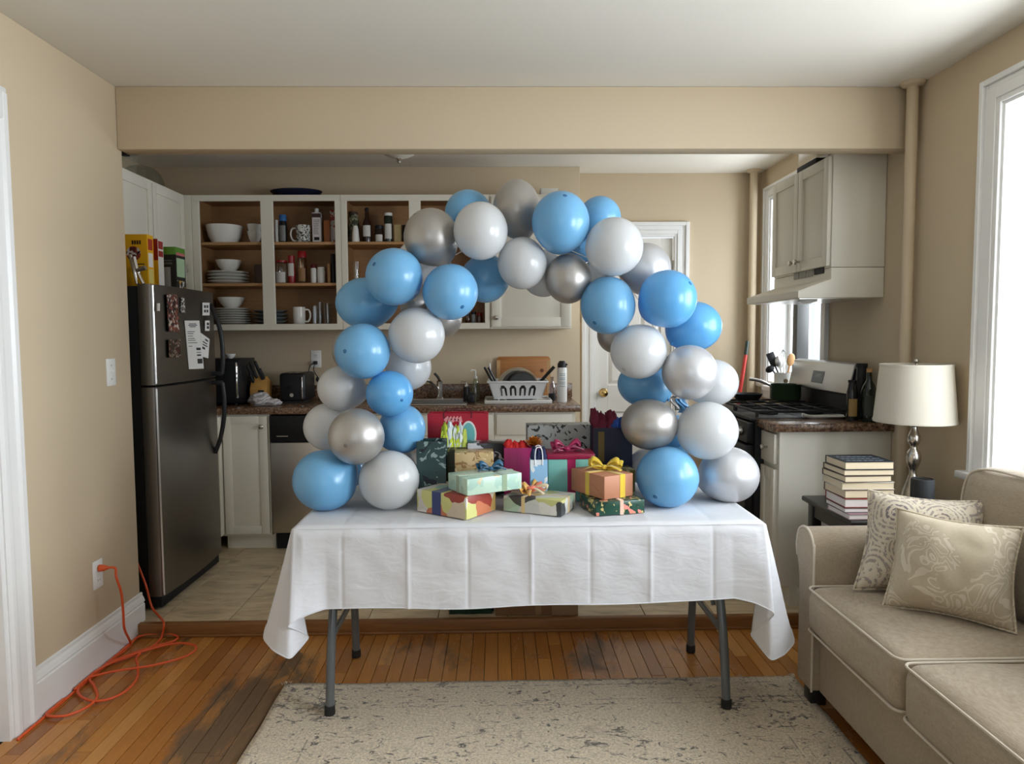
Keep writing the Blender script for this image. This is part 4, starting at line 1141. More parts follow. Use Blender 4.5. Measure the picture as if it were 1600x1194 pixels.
# dish rack with drain tray
RY = 4.60
rx, rw = span(763, 855, 605, RY)
trx, trw = span(757, 862, 625, RY)
t = thing('drain_tray', 'white plastic drain tray under the dish rack', 'tray', (trx, RY + .12, CT))
b = B()
b.box(trx - trw, trx + trw, RY - .05, RY + .30, CT, CT + .008)
b.box(trx - trw, trx + trw, RY - .05, RY - .038, CT + .008, CT + .022).box(trx - trw, trx + trw, RY + .288, RY + .30, CT + .008, CT + .022).box(trx - trw, trx - trw + .012, RY - .038, RY + .288, CT + .008, CT + .022).box(trx + trw - .012, trx + trw, RY - .038, RY + .288, CT + .008, CT + .022)
b.obj('tray', whitecap, t, bevel=.004)
rackm = plain('white_rack_plastic', srgb(214, 214, 212), .4)
zr0, zr1 = CT + .03, hz(808, 597, RY)
t = thing('dish_rack', 'white plastic dish rack with arched slots full of pans', 'dish rack', (rx, RY + .12, CT + .022))
tw, bw = rw, rw * .82
def side(p):  # trapezoid front with four arch holes, built from strips
    b = B()
    n = 4
    H = zr1 - zr0
    def P(u, v):    # u in -1..1 across, v 0..1 up
        ww_ = bw + (tw - bw) * v
        return (rx + u * ww_, p[0] + p[1] * v, zr0 + v * H)
    def quad(u0, u1, v0, v1, u0b=None, u1b=None):
        u0b = u0 if u0b is None else u0b
        u1b = u1 if u1b is None else u1b
        a = [P(u0, v0), P(u1, v0), P(u1b, v1), P(u0b, v1)]
        dd = [(q[0], q[1] + .006, q[2]) for q in a]
        b.add(a + dd, [(0, 1, 2, 3), (7, 6, 5, 4), (0, 4, 5, 1), (1, 5, 6, 2), (2, 6, 7, 3), (3, 7, 4, 0)])
    quad(-1, 1, 0, .16)
    quad(-1, 1, .80, 1)
    cs = [-.54, -.18, .18, .54]
    hw2 = .125
    edges = [-1] + [v for c_ in cs for v in (c_ - hw2, c_ + hw2)] + [1]
    for k in range(0, len(edges), 2): quad(edges[k], edges[k + 1], .16, .80)
    for c_ in cs:
        quad(c_ - hw2 * 1.001, c_ - hw2, .62, .80, c_ - hw2 * 1.001, c_ - hw2 * .4)   # arch shoulders
        quad(c_ + hw2, c_ + hw2 * 1.001, .62, .80, c_ + hw2 * .4, c_ + hw2 * 1.001)
        quad(c_ - hw2 * .5, c_ + hw2 * .5, .16, .60, c_ - hw2 * .3, c_ + hw2 * .3)     # tongue in the slot
    return b
side((RY, -.02)).obj('front_side', rackm, t)
side((RY + .24, .02)).obj('back_side', rackm, t)
for s in (-1, 1):
    B().add([(rx + s * bw, RY, zr0), (rx + s * bw, RY + .246, zr0), (rx + s * tw, RY + .266, zr1), (rx + s * tw, RY - .02, zr1)] + [(rx + s * (bw - .006), RY, zr0), (rx + s * (bw - .006), RY + .246, zr0), (rx + s * (tw - .006), RY + .266, zr1), (rx + s * (tw - .006), RY - .02, zr1)],
            [(0, 1, 2, 3), (7, 6, 5, 4), (0, 4, 5, 1), (1, 5, 6, 2), (2, 6, 7, 3), (3, 7, 4, 0)]).obj('end_side', rackm, t)
B().box(rx - bw, rx + bw, RY, RY + .246, zr0 - .004, zr0 + .002).obj('rack_floor', rackm, t)
B().box(rx - tw - .008, rx + tw + .008, RY - .034, RY - .018, zr1 - .004, zr1 + .008).box(rx - tw - .008, rx + tw + .008, RY + .264, RY + .28, zr1 - .004, zr1 + .008).box(rx - tw - .008, rx - tw + .004, RY - .018, RY + .264, zr1 - .004, zr1 + .008).box(rx + tw - .004, rx + tw + .008, RY - .018, RY + .264, zr1 - .004, zr1 + .008).obj('rim', rackm, t, bevel=.003)
for s in (-1, 1):
    for yy in (RY + .01, RY + .236): B().cyl((rx + s * bw * .8, yy, CT + .008), .008, .022, 10).obj('foot', rackm, t)
# pans standing in the rack
def pan(lab, px, ptop, Y, rpx, mat, inner, tilt=.25):
    cx = atY(px, 590, Y).x
    r = rpx * Y / FPX
    cz = hz(px, ptop, Y) - r
    t = thing('frying_pan', lab, 'pan', (cx, Y, cz - r))
    ax = Vector((0, -1, tilt)).normalized()
    c = Vector((cx, Y, cz))
    B().lathe([(r * .8, 0), (r * .86, .004), (r, .04), (r * 1.01, .045), (r * .97, .043), (r * .82, .008), (0, .006)], 40, c, ax=-ax).obj('pan_body', mat, t)
    B().lathe([(r * .79, 0), (r * .79, -.001), (0, -.001)], 40, c, ax=-ax).obj('base_disc', inner, t)
    return t, c, r
t, c, r = pan('steel pan with dark base standing in the dish rack', 809.5, 571.5, 4.69, 34, MT['steel'], plain('dark_pan_base', (.03, .03, .028), .4))
t2, c2, r2 = pan('dark non-stick pan standing in front of the steel pan', 816, 577, 4.645, 26, plain('non_stick', (.022, .022, .02), .35), plain('non_stick_base', (.03, .032, .03), .45))
def rod(name, lab, pts, r_, mat, cat='utensil'):
    t = thing(name, lab, cat, pts[0])
    B().tube(smoothpath(pts, 5), r_, 8).obj('handle', mat, t)
    return t
a, bq = atY(866, 573, 4.66), atY(843, 598, 4.66)
rod('pan_handle', 'black pan handle leaning out of the dish rack', [a, (a + bq) / 2, bq], [.011] * 5 + [.010] * 5 + [.008], MT['blackpl'])
for k, (p0, p1, lab) in enumerate((((757, 574), (770, 598), 'black knife handle leaning outermost in the dish rack'), ((763, 574), (775, 598), 'second black knife handle in the dish rack'))):
    a, bq = atY(*p0, 4.66), atY(*p1, 4.68)
    rod('kitchen_knife', lab, [a, (a + bq) / 2, bq], .008, MT['blackpl'])
a, bq = atY(765, 568, 4.74), atY(769, 597, 4.74)
rod('plastic_straw', 'white straw standing behind the knife handles', [a, (a + bq) / 2, bq], .004, whitecap)
# cutting board against the wall
cx, hw_ = span(776, 860, 570, 4.97)
zt = hz(820, 557, 4.97)
t = thing('cutting_board', 'bamboo cutting board leaning on the wall behind the rack', 'cutting board', (cx, 4.97, CT))
Mb = Matrix.Translation((cx, 4.93, CT)) @ Matrix.Rotation(math.radians(-9), 4, 'X')
Lb = (zt - CT) / math.cos(math.radians(9))
def rrect(w0, w1, h0, h1, r_, n=5):
    out = []
    for cx_, cy_, a0 in ((w1 - r_, h0 + r_, -90), (w1 - r_, h1 - r_, 0), (w0 + r_, h1 - r_, 90), (w0 + r_, h0 + r_, 180)):
        for k in range(n + 1):
            an = math.radians(a0 + 90 * k / n)
            out.append((cx_ + r_ * math.cos(an), cy_ + r_ * math.sin(an)))
    return out
B(Mb).prism(rrect(-hw_, hw_, 0, Lb, .025), .018, 'y', 0).obj('board', MT['bamboo'], t, bevel=.002)
for s in (-1, 1):
    B(Mb).box(s * hw_ * .93 - .012, s * hw_ * .93 + .012, -.0006, .0005, .03, Lb - .028).obj('end_strip', MT['bamboo2'], t)
B(Mb).lathe([(0, 0), (.014, 0), (.014, .0008), (0, .0008)], 14, (hw_ * .68, 0, Lb * .66), ax=(0, -1, 0)).obj('burned_mark', plain('brand_mark', srgb(120, 66, 30), .6), t)
# white squeeze bottle and glass bottle
bx, br = span(870.5, 886, 595, 4.64)
zt = hz(878, 564, 4.64)
t = thing('spray_bottle', 'white bottle with black cap at the end of the counter', 'bottle', (bx, 4.64, CT))
Hh = zt - CT
B().lathe([(br * .9, 0), (br, .006), (br, Hh * .80), (br * .9, Hh * .84)], 24, (bx, 4.64, CT)).obj('bottle', whitecap, t)
B().lathe([(br * .9, Hh * .84), (br * .92, Hh * .86), (br * .9, Hh * .93), (br * .55, Hh), (0, Hh)], 20, (bx, 4.64, CT)).obj('cap', MT['blackpl'], t)
B().tube([(bx, 4.64, CT + Hh * .93), (bx + br * 1.0, 4.62, CT + Hh * .91)], .006, 8).obj('spout', MT['blackpl'], t)
b = B()
for k, zf in enumerate((.70, .66, .60, .56, .50, .46, .40)):
    rr = br + .0005
    vs = []
    for q in range(5):
        an = -PI / 2 + (q - 2) / 2 * .6
        for zz in (zf, zf - .02): vs.append((bx + rr * math.cos(an), 4.64 + rr * math.sin(an), CT + Hh * zz))
    b.add(vs, [(2 * q, 2 * q + 2, 2 * q + 3, 2 * q + 1) for q in range(4)])
b.obj('print', plain('grey_green_print', srgb(150, 170, 168), .5), t)
bx, br = span(857, 868, 605, 4.74)
t = thing('glass_bottle', 'clear glass bottle between dish rack and white bottle', 'bottle', (bx, 4.74, CT))
B().lathe([(br, 0), (br, .09), (br * .6, .125), (br * .45, .15), (br * .55, .16)], 18, (bx, 4.74, CT)).obj('bottle', glassy('brown_glass', (.62, .52, .46), .05, .3), t)
B().lathe([(br * 1.02, .002), (br * 1.02, .05)], 18, (bx, 4.74, CT), cap=False).obj('dark_label', MT['blackmat'], t)

# ================================================================== range side
# hood cabinet
HY0, HY1, HX = 3.52, 4.25, 1.66
hz0 = hz(1340, 417, HY0)
hz1 = hz(1300, 246, HY0) + .02
t = thing('wall_cabinet', 'cream two-door wall cabinet over the stove hood', 'cabinet', ((HX + XR) / 2, (HY0 + HY1) / 2, hz0))
B().box(HX, XR - .003, HY0, HY1, hz0, hz1).obj('body', MT['cab'], t, bevel=.0015)
ym = (HY0 + HY1) / 2
cdoor(t, frame((HX, HY0 + .012, hz0 + .008), (0, 1, 0), (-1, 0, 0)), ym - HY0 - .016, hz1 - hz0 - .02, knob=(ym - HY0 - .05, .05))
cdoor(t, frame((HX, ym + .002, hz0 + .008), (0, 1, 0), (-1, 0, 0)), HY1 - ym - .012, hz1 - hz0 - .02, knob=(.03, .05))
# hood
hb = hz(1340, 465, HY0 - .0)
xl = atY(1247, 460, HY0).x
t = thing('range_hood', 'cream range hood under the wall cabinet', 'range hood', ((xl + XR) / 2, ym, hb))
zl = hz(1296, 436, HY0)
B().prism([(XR - .003, hz0 - .002), (HX, hz0 - .002), (HX, zl), (xl, hb + .036), (xl, hb), (XR - .003, hb)], HY1 - HY0, 'y', HY0).obj('canopy', MT['cab'], t, bevel=.003)
for k, (a, c) in enumerate(((.12, .22), (.26, .36), (.40, .50))):
    y0_, y1_ = HY0 + (1 - c) * .7, HY0 + (1 - a) * .7
    y0_, y1_ = HY0 + .20 + k * .085, HY0 + .20 + k * .085 + .07
    B().box(HX - .0035, HX, y0_, y1_, zl + .03, zl + .068).obj('vent_grille', plain('grey_vent', srgb(140, 136, 124), .5), t)
B().box(HX - .0035, HX, HY0 + .075, HY0 + .185, zl + .035, zl + .068).obj('switch_panel', MT['blackmat'], t)
B().box(xl + .02, XR - .03, HY0 + .03, HY1 - .03, hb - .004, hb + .001).obj('filter', MT['steel'], t)
B().lathe([(.05, 0), (.045, -.012), (.02, -.02), (0, -.022)], 20, (xl + .10, HY0 + .12, hb - .003)).obj('lamp_lens', MT['porc'], t)
# on top of the hood cabinet
c = atY(1262, 255, 3.80)
t = thing('storage_bin', 'clear bin with black base on top of the hood cabinet', 'container', (HX + .10, 3.86, hz1))
B().box(HX + .01, HX + .20, 3.74, 3.98, hz1, hz1 + .035).obj('base', MT['blackmat'], t, bevel=.006)
B().box(HX + .015, HX + .195, 3.745, 3.975, hz1 + .035, hz1 + .16).obj('bin', glassy('cloudy_plastic', (.8, .8, .8), .2, .5), t, bevel=.006)
# base cabinet next to the range
PX, PY0, PY1 = 1.375, 3.415, 3.618
t = thing('base_cabinet', 'cream base cabinet with drawer between stove and lamp', 'cabinet', ((PX + XR) / 2, (PY0 + PY1) / 2, KF))
B().box(PX, XR - .003, PY0, PY1, KF + .10, CT - .041).obj('body', MT['cab'], t, bevel=.002)
B().box(PX + .06, XR - .003, PY0 + .0, PY1, KF, KF + .10).obj('toe_kick', MT['cab'], t)
B().box(PX + .10, XR - .02, PY0 - .008, PY0, KF + .0, KF + .09).obj('skirting', MT['cab'], t, bevel=.002)
Md = frame((PX, PY0 + .02, CT - .205), (0, 1, 0), (-1, 0, 0))
dd = B(Md).box(0, PY1 - PY0 - .03, 0, .02, 0, .15).obj('drawer_front', MT['cab'], t, bevel=.004)
B(Md).lathe([(.006, 0), (.005, .012), (.008, .016), (.0145, .022), (.0155, .028), (.012, .033), (0, .035)], 16, (.085, .02, .075), ax=(0, 1, 0)).obj('knob', MT['nickel'], dd)
cdoor(t, frame((PX, PY0 + .02, KF + .115), (0, 1, 0), (-1, 0, 0)), PY1 - PY0 - .03, .565)
t = thing('worktop', 'short speckled worktop beside the stove', 'worktop', ((PX + XR) / 2, (PY0 + PY1) / 2, CT - .04))
B().box(1.335, XR - .002, 3.39, PY1, CT - .04, CT).obj('counter_slab', MT['gran'], t, bevel=.003)
# range
GX, GY0, GY1 = 1.30, 3.624, 4.365
t = thing('gas_range', 'black gas stove with stainless back panel', 'stove', ((GX + XR) / 2, (GY0 + GY1) / 2, KF))
B().box(GX + .03, XR - .02, GY0, GY1, KF + .03, CT - .012).obj('body', MT['blackmat'], t, bevel=.004)
B().box(GX + .01, XR - .02, GY0, GY1, CT - .012, CT + .004).obj('cooktop', plain('cooktop_enamel', (.008, .008, .009), .5), t, bevel=.004)
B().box(GX - .01, GX + .03, GY0 + .01, GY1 - .01, CT - .13, CT - .02).obj('control_strip', MT['blackpl'], t, bevel=.006)
for k in range(5):
    B().lathe([(.024, 0), (.022, .03), (0, .03)], 16, (GX - .012, GY0 + .09 + k * .145, CT - .075), ax=(-1, 0, 0)).obj('control_knob', MT['steel'], t)
od = B().box(GX - .015, GX + .03, GY0 + .012, GY1 - .012, KF + .25, CT - .14).obj('oven_door', MT['blackpl'], t, bevel=.006)
B().box(GX - .0165, GX - .014, GY0 + .12, GY1 - .12, KF + .36, CT - .27).obj('oven_glass', plain('oven_glass', (.02, .02, .022), .08), od)
B().tube([(GX - .018, GY0 + .08, CT - .18), (GX - .055, GY0 + .09, CT - .18), (GX - .055, GY1 - .09, CT - .18), (GX - .018, GY1 - .08, CT - .18)], .011, 10).obj('oven_handle', MT['steel'], od)
B().box(GX - .010, GX + .03, GY0 + .012, GY1 - .012, KF + .06, KF + .235).obj('storage_drawer', MT['blackpl'], t, bevel=.006)
for (cx, cy) in ((GX + .17, GY0 + .19), (GX + .17, GY1 - .19), (GX + .42, GY0 + .19), (GX + .42, GY1 - .19)):
    bn = B().lathe([(.05, 0), (.05, .008), (.035, .012), (.035, .02), (0, .022)], 18, (cx, cy, CT + .003)).obj('burner', MT['blackmat'], t)
for (y0_, y1_) in ((GY0 + .03, (GY0 + GY1) / 2 - .01), ((GY0 + GY1) / 2 + .01, GY1 - .03)):
    b = B()
    zz = CT + .032
    x0_, x1_g = GX + .05, GX + .54
    ymid = (y0_ + y1_) / 2
    for yy in (y0_, y1_): b.box(x0_, x1_g, yy - .006, yy + .006, zz - .006, zz + .006)
    for xx in (x0_, (x0_ + x1_g) / 2, x1_g): b.box(xx - .006, xx + .006, y0_, y1_, zz - .006, zz + .006)
    for xx in (x0_ + .12, x1_g - .12):
        b.box(xx - .11, xx + .11, ymid - .005, ymid + .005, zz - .004, zz + .008)
        b.box(xx - .005, xx + .005, y0_, y1_, zz - .004, zz + .008)
    for xx in (x0_, x1_g):
        for yy in (y0_, y1_): b.box(xx - .007, xx + .007, yy - .007, yy + .007, CT + .003, zz)
    b.obj('grate', MT['blackmat'], t, bevel=.002, seg=1)
# slanted back panel
p0 = B()
GB0, GB1 = CT + .004, CT + .275
p0.prism([(XR - .02, GB0), (XR - .10, GB0), (XR - .085, GB0 + .10), (XR - .085, GB1 - .05), (XR - .07, GB1), (XR - .02, GB1)], GY1 - GY0 - .01, 'y', GY0 + .005).obj('backguard', plain('satin_black_enamel', (.008, .008, .009), .55), t, bevel=.004)
p0 = B()
p0.prism([(XR - .11, GB0 + .115), (XR - .125, GB0 + .12), (XR - .09, GB1 + .002), (XR - .06, GB1 + .012), (XR - .03, GB1 + .002), (XR - .03, GB1 - .02), (XR - .085, GB1 - .02)], GY1 - GY0 + .004, 'y', GY0 - .002)
bp = p0.obj('back_panel', plain('silver_panel', (.50, .49, .47), .35, .85, var=.04), t, bevel=.004)
dv = Vector((.035, 0, GB1 + .002 - GB0 - .12)).normalized()
ym = GY0 + .30
o_ = Vector((XR - .125, ym, GB0 + .12)) + dv * .035
nn = Vector((-dv.z, 0, dv.x)) * .002
q = [o_ + nn, o_ + Vector((0, .14, 0)) + nn, o_ + Vector((0, .14, 0)) + dv * .07 + nn, o_ + dv * .07 + nn]
B().add(q + [v - nn * 1.5 for v in q], [(0, 1, 2, 3), (7, 6, 5, 4), (0, 4, 5, 1), (1, 5, 6, 2), (2, 6, 7, 3), (3, 7, 4, 0)]).obj('display', plain('grey_display', srgb(60, 66, 64), .2), bp, smooth=False)
B().add([o_ + Vector((0, .03, 0)) + dv * .035 + nn * 1.2, o_ + Vector((0, .10, 0)) + dv * .035 + nn * 1.2, o_ + Vector((0, .10, 0)) + dv * .055 + nn * 1.2, o_ + Vector((0, .03, 0)) + dv * .055 + nn * 1.2], [(0, 1, 2, 3)]).obj('clock', plain('pale_display', srgb(110, 124, 116), .3), bp, smooth=False)
# ---- on the stove
zg = CT + .041
c = atY(1227, 615, 4.22)
r = (1250 - 1204) / 2 / FPX * 4.22
t = thing('saucepan', 'dark green saucepan on the stove', 'saucepan', (c.x, 4.22, zg))
hp = hz(1227, 601, 4.22) - zg
greenm = plain('green_enamel', srgb(44, 62, 40), .3, var=.05)
B().lathe([(r * .9, 0), (r, .012), (r * 1.02, hp), (r * 1.05, hp + .004), (r * .97, hp + .003), (r * .94, .012), (0, .010)], 36, (c.x, 4.22, zg)).obj('pot', greenm, t)
e0 = atY(1171, 592, 4.26)
B().tube(smoothpath([(c.x - r * .95, 4.22, zg + hp - .008), ((c.x - r + e0.x) / 2, 4.24, zg + hp + .022), (e0.x, 4.26, e0.z)], 6), [.008] * 4 + [.010] * 6 + [.011] * 3, 8).obj('handle', MT['steel'], t)
c = atY(1168, 617, 4.26)
t = thing('skillet', 'flat black skillet on the rear burner', 'frying pan', (c.x, 4.26, zg))
B().lathe([(.065, 0), (.07, .004), (.086, .034), (.088, .038), (.084, .036), (.066, .008), (0, .006)], 36, (c.x, 4.26, zg)).obj('pan_body', MT['blackmat'], t)
B().tube(smoothpath([(c.x - .08, 4.24, zg + .032), (c.x - .15, 4.20, zg + .045), (c.x - .22, 4.17, zg + .05)], 5), .009, 8).obj('handle', MT['steel'], t)
# utensil crock on the kitchen window ledge
c = atY(1226, 592, 4.55)
zc = 1.062
kx, ky = min(c.x, 1.85), 4.53
hcr = hz(1226, 582, ky) - zc
cr = (1242 - 1210) / 2 / FPX * ky
t = thing('utensil_crock', 'white crock with a brown seal on the window ledge', 'crock', (kx, ky, zc))
B().lathe([(cr * .95, 0), (cr, .006), (cr, hcr - .006), (cr * 1.04, hcr), (cr * .94, hcr), (cr * .9, .01), (0, .01)], 28, (kx, ky, zc)).obj('crock', MT['porc'], t)
B().lathe([(0, 0), (.014, 0), (.014, .004), (0, .006)], 14, (kx - cr * .3, ky - cr * .96, zc + hcr * .45), ax=(-.3, -1, 0)).obj('seal', plain('brown_seal', srgb(90, 74, 50), .4), t)
B().box(XR - .16, XR + .03, 4.40, 4.72, zc - .03, zc).obj('window_ledge', MT['white'], bpy.data.objects['window_3'], bevel=.004)
def utensil(name, lab, top, head, mat, cat='utensil', Y=4.55):
    a = atY(*top, Y)
    a.x = min(a.x, 1.915 + (a.x - 1.915) * .3)
    base = Vector((kx + (a.x - kx) * .2, ky, zc + .03))
    t = thing(name, lab, cat, base)
    d = (a - base)
    B().tube([base, base + d * .5, base + d * .85], .005, 8).obj('shaft', mat, t)
    q = base + d * .9
    M = Matrix.Translation(q) @ Vector((0, 0, 1)).rotation_difference(d.normalized()).to_matrix().to_4x4()
    if head == 'spoon': b = B(M).ell((0, 0, .01), .026, .010, .042, 18, 12)
    elif head == 'spatula': b = B(M).box(-.026, .026, -.003, .003, -.04, .055)
    elif head == 'ladle': b = B(M).ell((-.01, 0, .0), .030, .026, .022, 18, 12)
    else:
        b = B(M)
        for k in range(6):
            an = PI * k / 6
            pts = [(math.cos(an) * .028 * math.sin(PI * s / 10), math.sin(an) * .028 * math.sin(PI * s / 10), -.06 + .012 * s) for s in range(11)]
            b.tube(pts, .0015, 5)
    b.obj('head', mat, t, bevel=.002 if head == 'spatula' else 0)
utensil('spatula', 'black spatula in the utensil crock', (1206, 560), 'spatula', MT['blackpl'])
utensil('ladle', 'dark ladle with bent bowl in the utensil crock', (1203, 573), 'ladle', MT['blackmat'])
utensil('whisk', 'steel whisk at the back of the utensil crock', (1224, 556), 'whisk', MT['chrome'], Y=4.58)
utensil('slotted_spoon', 'steel spoon between spatula and wooden spoon', (1217, 565), 'spoon', MT['steel'], Y=4.53)
utensil('wooden_spoon', 'wooden spoon in the utensil crock', (1236, 561), 'spoon', MT['spoonw'], Y=4.52)
# spoon rest and bottles on the short worktop
c0, c1 = atZ(1254, 652, CT + .008), atZ(1320, 651, CT + .008)
t = thing('spoon_rest', 'long white spoon rest on the short worktop', 'spoon rest', ((c0 + c1) / 2))
b = B()
def sr(u, v):
    w_ = .018 if u < .35 else .018 + .032 * math.sin(min((u - .35) / .65, 1) * PI * .62)
    p = c0.lerp(c1, u)
    s = (v - .5) * 2
    return Vector((p.x, p.y + s * w_ * (1 if .02 < u < .98 else .3), CT + .003 + .014 * s * s + (.012 * (1 - u / .2) if u < .2 else 0)))
b.grid(sr, 28, 8)
b.obj('dish', MT['porc'], t, solid=.003, ang=180)
def bottle(lab, px, ptop, Y, rpx, mat, capm, prof, caph, lbl=None):
    x_ = atY(px, 640, Y).x
    r_ = rpx / FPX * Y
    H = hz(px, ptop, Y) - CT
    t = thing('oil_bottle', lab, 'bottle', (x_, Y, CT))
    B().lathe([(r_ * a, (H - caph) * z_) for a, z_ in prof], 24, (x_, Y, CT)).obj('bottle', mat, t)
    B().lathe([(r_ * prof[-1][0] * 1.1, H - caph), (r_ * prof[-1][0] * 1.1, H), (0, H)], 16, (x_, Y, CT)).obj('cap', capm, t)
    if lbl:
        vs = []
        rr = r_ + .0006
        for k in range(7):
            an = -PI / 2 - .25 + (k - 3) / 3 * .8
            for z_ in lbl[1:]: vs.append((x_ + rr * math.cos(an), Y + rr * math.sin(an), CT + H * z_))
        B().add(vs, [(2 * k, 2 * k + 2, 2 * k + 3, 2 * k + 1) for k in range(6)]).obj('label', lbl[0], t)
dk = plain('dark_green_bottle_glass', (.010, .016, .010), .08, var=.1)
bottle('short dark bottle with tan label on the short worktop', 1331, 594, 3.50, 8.5, plain('black_glass', (.012, .012, .012), .1), MT['blackmat'], [(.95, 0), (1, .04), (1, .75), (.8, .88), (.7, 1)], .012, (plain('tan_bottle_label', srgb(150, 120, 64), .5), .12, .55))
bottle('tall dark green oil bottle with cork beside the lamp', 1357, 576, 3.47, 11.5, dk, MT['spoonw'], [(.95, 0), (1, .03), (1, .62), (.8, .72), (.36, .84), (.34, 1)], .018, (plain('dark_label', srgb(40, 44, 34), .5), .12, .5))
bottle('black jar standing behind the oil bottles', 1345, 568, 3.565, 8, MT['blackpl'], MT['blackmat'], [(.95, 0), (1, .04), (1, .95), (.95, 1)], .02)
# broom in the corner
a, bq = atY(1168, 533, 5.02), atY(1157, 618, 4.98)
d = (bq - a).normalized()
foot = a + d * ((a.z - KF - .06) / -d.z)
t = thing('broom', 'broom with red handle leaning in the far corner', 'broom', foot)
B().tube([a + d * .10, foot + Vector((0, 0, .22))], .013, 10).obj('handle', plain('red_handle', srgb(190, 48, 40), .4), t)
B().tube([a, a + d * .10], .014, 10).obj('grip', plain('dark_green_grip', srgb(30, 50, 40), .5), t)
B().box(foot.x - .05, foot.x + .05, foot.y - .02, foot.y + .02, KF + .0, KF + .20).obj('bristles', plain('black_bristle', (.02, .02, .02), .9), t, bevel=.01)
B().box(foot.x - .055, foot.x + .055, foot.y - .024, foot.y + .024, KF + .20, KF + .24).obj('head', plain('red_broom_head', srgb(170, 44, 38), .4), t, bevel=.008)

# ================================================================== living room
# ---- rug
RC = Vector((.165, 1.955, 0))
t = thing('area_rug', 'distressed beige rug with dark flecks under the table legs', 'rug', RC)
b = B()
def rugf(u, v):
    x_, y_ = (u - .5) * 2.06, (v - .5) * 1.66
    e_ = min(u, 1 - u, v, 1 - v)
    wv = .004 * noise.noise(Vector((x_ * 3, y_ * 3, 0))) * (1 if e_ < .02 else .2)
    ed = 0 if e_ > .001 else .0
    return Vector((x_ + (.006 * noise.noise(Vector((0, y_ * 5, 1))) if u in (0, 1) else 0), y_ + (.006 * noise.noise(Vector((x_ * 5, 0, 2))) if v in (0, 1) else 0), .010 + wv))
b.grid(rugf, 90, 70)
ro = b.obj('pile', MT['rug'], t, local=True, solid=.009, ang=180)
for (x_, y_) in ((-1.03, .83), (1.03, .83)):
    bb = B()
    for k in range(7):
        q = Vector((x_ + random.uniform(-.012, .012), y_ - .002, .008))
        bb.tube([q, q + Vector((random.uniform(-.010, .010), .010, .004)), q + Vector((random.uniform(-.014, .014), .014, .006))], .0012, 5)
    bb.obj('loose_threads', MT['rug'], t, local=True)

# ---- folding table
TX0, TX1, TY0, TY1, TZ = -.715, .93, 2.415, 3.16, .752
t = thing('folding_table', 'long folding table with grey tubular legs', 'table', ((TX0 + TX1) / 2, (TY0 + TY1) / 2, 0))
B().box(TX0 + .012, TX1 - .012, TY0 + .012, TY1 - .012, TZ - .05, TZ - .004).obj('tabletop', plain('white_plastic_top', srgb(220, 220, 218), .5), t, bevel=.01)
for sx, X in ((-1, -.633), (1, .845)):
    for fy, path in ((0, [(2.735, .70), (2.70, .56), (2.625, .40), (2.575, .22), (2.548, .02)]), (1, [(2.86, .70), (2.89, .56), (2.965, .40), (3.012, .22), (3.038, .02)])):
        g = .011 if fy == 0 else .002
        pts = [(X + sx * (-.01 + .012 * (.7 - z_)), y_, z_) for y_, z_ in path]
        lg = B().tube(smoothpath(pts, 6), .0165, 14).obj('leg', MT['legpaint'], t)
        B().lathe([(.019, 0), (.020, .004), (.0195, .032), (.0175, .034)], 16, (pts[-1][0], pts[-1][1], g)).obj('rubber_foot', MT['rubber'], lg)
    B().tube([(X, 2.998, .275), (X, 2.588, .275)], .011, 10).obj('cross_bar', MT['legpaint'], t)
    B().tube([(X - sx * .02, 2.66, .36), (X - sx * .03, 2.87, .68)], .009, 10).obj('folding_brace', MT['legpaint'], t)
    B().box(X - .04, X + .04, 2.70, 2.90, .685, .702).obj('hinge_plate', MT['legpaint'], t)

# ---- tablecloth: top sheet plus a drape that falls in folds at the corners
CREASE = [atY(px, 840, 2.41).x for px in (437, 534, 637, 731, 830, 922, 1016, 1114)]
def crease(x_, k=1.0):
    s = 0
    for i, cx in enumerate(CREASE):
        s += (1 if i % 2 == 0 else -.7) * math.exp(-((x_ - cx) / .006) ** 2) + .5 * math.exp(-((x_ - cx) / .03) ** 2) * (1 if i % 2 == 0 else -1)
    return s * .0028 * k
b = B()
NX, NY = 220, 60
def topf(u, v):
    x_, y_ = TX0 + (TX1 - TX0) * u, TY0 + (TY1 - TY0) * v
    e_ = min(u * (TX1 - TX0), (1 - u) * (TX1 - TX0), v * (TY1 - TY0), (1 - v) * (TY1 - TY0))
    rd = max(0, .02 - e_) / .02
    z_ = TZ + crease(x_, .6) * min(1, e_ / .03) - .010 * rd ** 2 + .0012 * noise.noise(Vector((x_ * 6, y_ * 6, 3)))
    z_ += .0022 * math.exp(-((y_ - 2.79) / .006) ** 2)
    return Vector((x_, y_, z_))
b.grid(topf, NX, NY)
ZE = TZ - .010
CL, CR = Vector((TX0, TY0, ZE)), Vector((TX1, TY0, ZE))
BLc, BRc = Vector((TX0, TY1, ZE)), Vector((TX1, TY1, ZE))
V = Vector
ctrl = []   # (edge point, hem point)
nF = 70
fx0, fx1 = -.60, .815
for k in range(nF + 1):
    x_ = fx0 + (fx1 - fx0) * k / nF
    hz_ = .466 + .018 * max(0, (x_ - .15) / .66) + .004 * math.sin(x_ * 9)
    ctrl.append((V((x_, TY0, ZE)), V((x_, 2.392 + .004 * math.sin(x_ * 14), hz_))))
